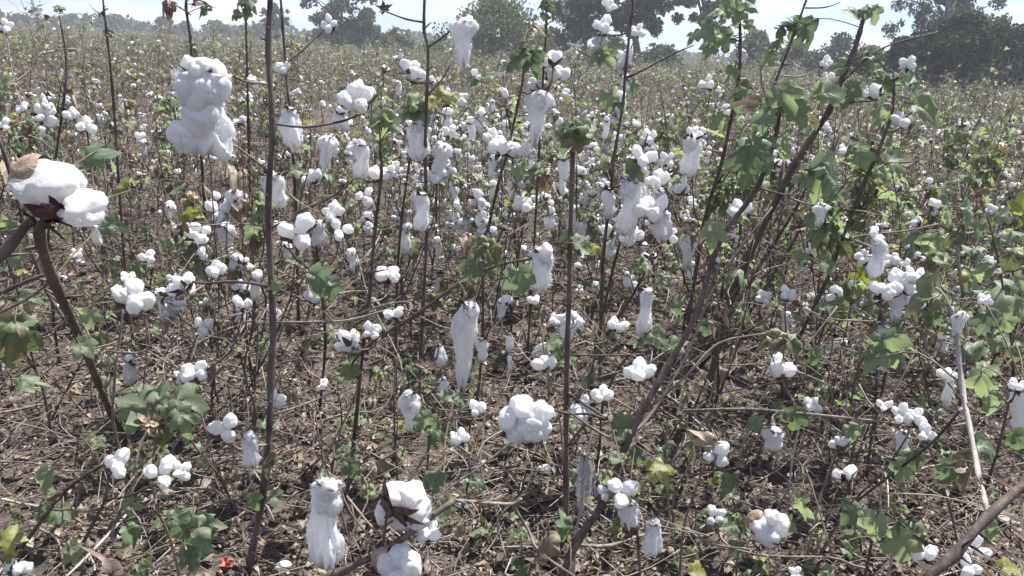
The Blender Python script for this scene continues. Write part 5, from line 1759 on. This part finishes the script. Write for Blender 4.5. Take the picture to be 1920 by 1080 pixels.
BK = [(1420, 50, 58, 110, 'tree_leaf', 'grey green bush right of the pale topped cotton stem'), (1500, 52, 74, 90, 'tree_olive', 'low olive bush under the slender leafy stem'), (1580, 48, 62, 110, 'tree_leaf', 'feathery bush left of the dark bushes'), (1640, 46, 86, 80, 'tree_olive', 'small olive bush touching the dark bushes'),
      (745, 56, 52, 90, 'tree_olive', 'brownish bush sloping down between dark tree and willow'), (810, 58, 78, 70, 'tree_olive', 'low brown bush at the foot of the willow'), (1030, 50, 52, 100, 'tree_leaf', 'grey green bush between willow and tall eucalyptus'), (1245, 50, 84, 90, 'tree_leaf', 'low grey bush under the bright sky gap'),
      (1140, 50, 66, 110, 'tree_leaf', 'dark undergrowth bush at the feet of the tall eucalyptus pair'), (600, 66, 55, 70, 'tree_leaf', 'dark bush at the foot of the feathery tree'), (700, 62, 48, 80, 'tree_leaf', 'dark bush right of the feathery tree')]
for j, (px, Yd, tp, wp, mt, lab) in enumerate(BK):
    tree('bush', lab, px, Yd, tp, wp, mt, 'bush', 3600, seed=30 + j, leafs=.20)
LT = [(38, 120, 27, 40, 'tiny rounded tree at the far left skyline'), (130, 125, 26, 44, 'pale round tree on the left skyline behind a thin cotton stem'), (210, 120, 26, 70, 'broad low dark tree in the left skyline'), (268, 130, 42, 30, 'smallest tree of the left skyline'),
      (310, 115, 32, 50, 'dark tree beneath the curled top leaf on the left skyline'), (345, 118, 40, 44, 'low tree right of the thin stem on the left skyline'), (408, 110, 38, 56, 'tan domed tree on the left skyline'), (455, 118, 48, 40, 'low dark tree near the tall dark stem'), (490, 112, 44, 50, 'grey tree half behind the tall dark stem')]
for j, (px, Yd, tp, wp, lab) in enumerate(LT):
    tree('far_tree', lab, px, Yd, tp, wp, 'tree_olive' if 'tan' in lab or 'pale' in lab else 'tree_leaf', 'bush' if j % 2 else 'round', 1800, seed=60 + j, leafs=.32)
tree('far_tree', 'thin bare branched tree standing alone on the left skyline', 76, 110, 2, 26, 'tree_leaf', 'gum', 450, seed=80, leafs=.3)
# the far belt of scrub
b = MB()
rr = random.Random(77)
for _ in range(16000):
    a = rr.uniform(-.75, .75)
    r = rr.uniform(135, 150)
    x, y = r * math.sin(a), r * math.cos(a)
    hmax = 1.2 + 2.0 * (mnoise.noise(Vector((x * .09, 3, 0))) + .5) + 1.0 * mnoise.noise(Vector((x * .4, 0, 0)))
    z = rr.random() ** .8 * max(.8, hmax)
    s = rr.uniform(.25, .6)
    A = Vector((rr.gauss(0, 1), rr.gauss(0, 1), rr.gauss(0, 1))).normalized() * s
    B = A.orthogonal().normalized() * s * .6
    q = Vector((x, y, z))
    b.add([q - A, q + B, q + A, q - B], [(0, 1, 2, 3)], 0, rr.random())
sc_ = ob('far_scrub', b.mesh('far_scrub', [M['tree_leaf']], False))
sc_['kind'] = 'stuff'
sc_['label'] = 'hazy grey green belt of scrub closing the far side of the field'
sc_['category'] = 'scrub'
# ------------------------------------------------------------------ the air
hz = quick_mesh('haze', [(x, y, z) for z in (-1.6, 9.5) for x, y in ((-160, -12), (160, -12), (160, 190), (-160, 190))], [(0, 3, 2, 1), (4, 5, 6, 7), (0, 1, 5, 4), (1, 2, 6, 5), (2, 3, 7, 6), (3, 0, 4, 7)], [])
hm = bpy.data.materials.new('haze')
hm.use_nodes = True
hm.node_tree.nodes.clear()
ho = hm.node_tree.nodes.new('ShaderNodeOutputMaterial')
hv = hm.node_tree.nodes.new('ShaderNodeVolumePrincipled')
hv.inputs['Anisotropy'].default_value = 0.2
hv.inputs['Color'].default_value = (.93, .95, 1, 1)
hv.inputs['Density'].default_value = 0.0017
hm.node_tree.links.new(hv.outputs[0], ho.inputs['Volume'])
hz.materials.append(hm)
ho_ = ob('haze', hz)
ho_['kind'] = 'stuff'
ho_['label'] = 'pale bright air over the field'
ho_['category'] = 'haze'
# look-alikes that still share a label are told apart by their order in the picture
byl = {}
for o in bpy.data.objects:
    if o.parent is None and o.get('group') and o.get('label'):
        byl.setdefault(o['label'], []).append(o)
ORD = ['leftmost', 'second', 'third', 'fourth', 'fifth', 'sixth', 'seventh']
for lab, os_ in byl.items():
    if 2 <= len(os_) <= 8:
        os_.sort(key=lambda o: o.location.x / o.location.y)
        short = lab.replace('left of the largest hanging lint', 'left of the biggest lint').replace('in the column of the eucalyptus pair', 'below the eucalyptus pair').replace('in the column of', 'in line with')
        for k, o in enumerate(os_):
            pre = 'rightmost' if k == len(os_) - 1 else ORD[k]
            o['label'] = pre + ' ' + short
print('objects', len(bpy.data.objects))
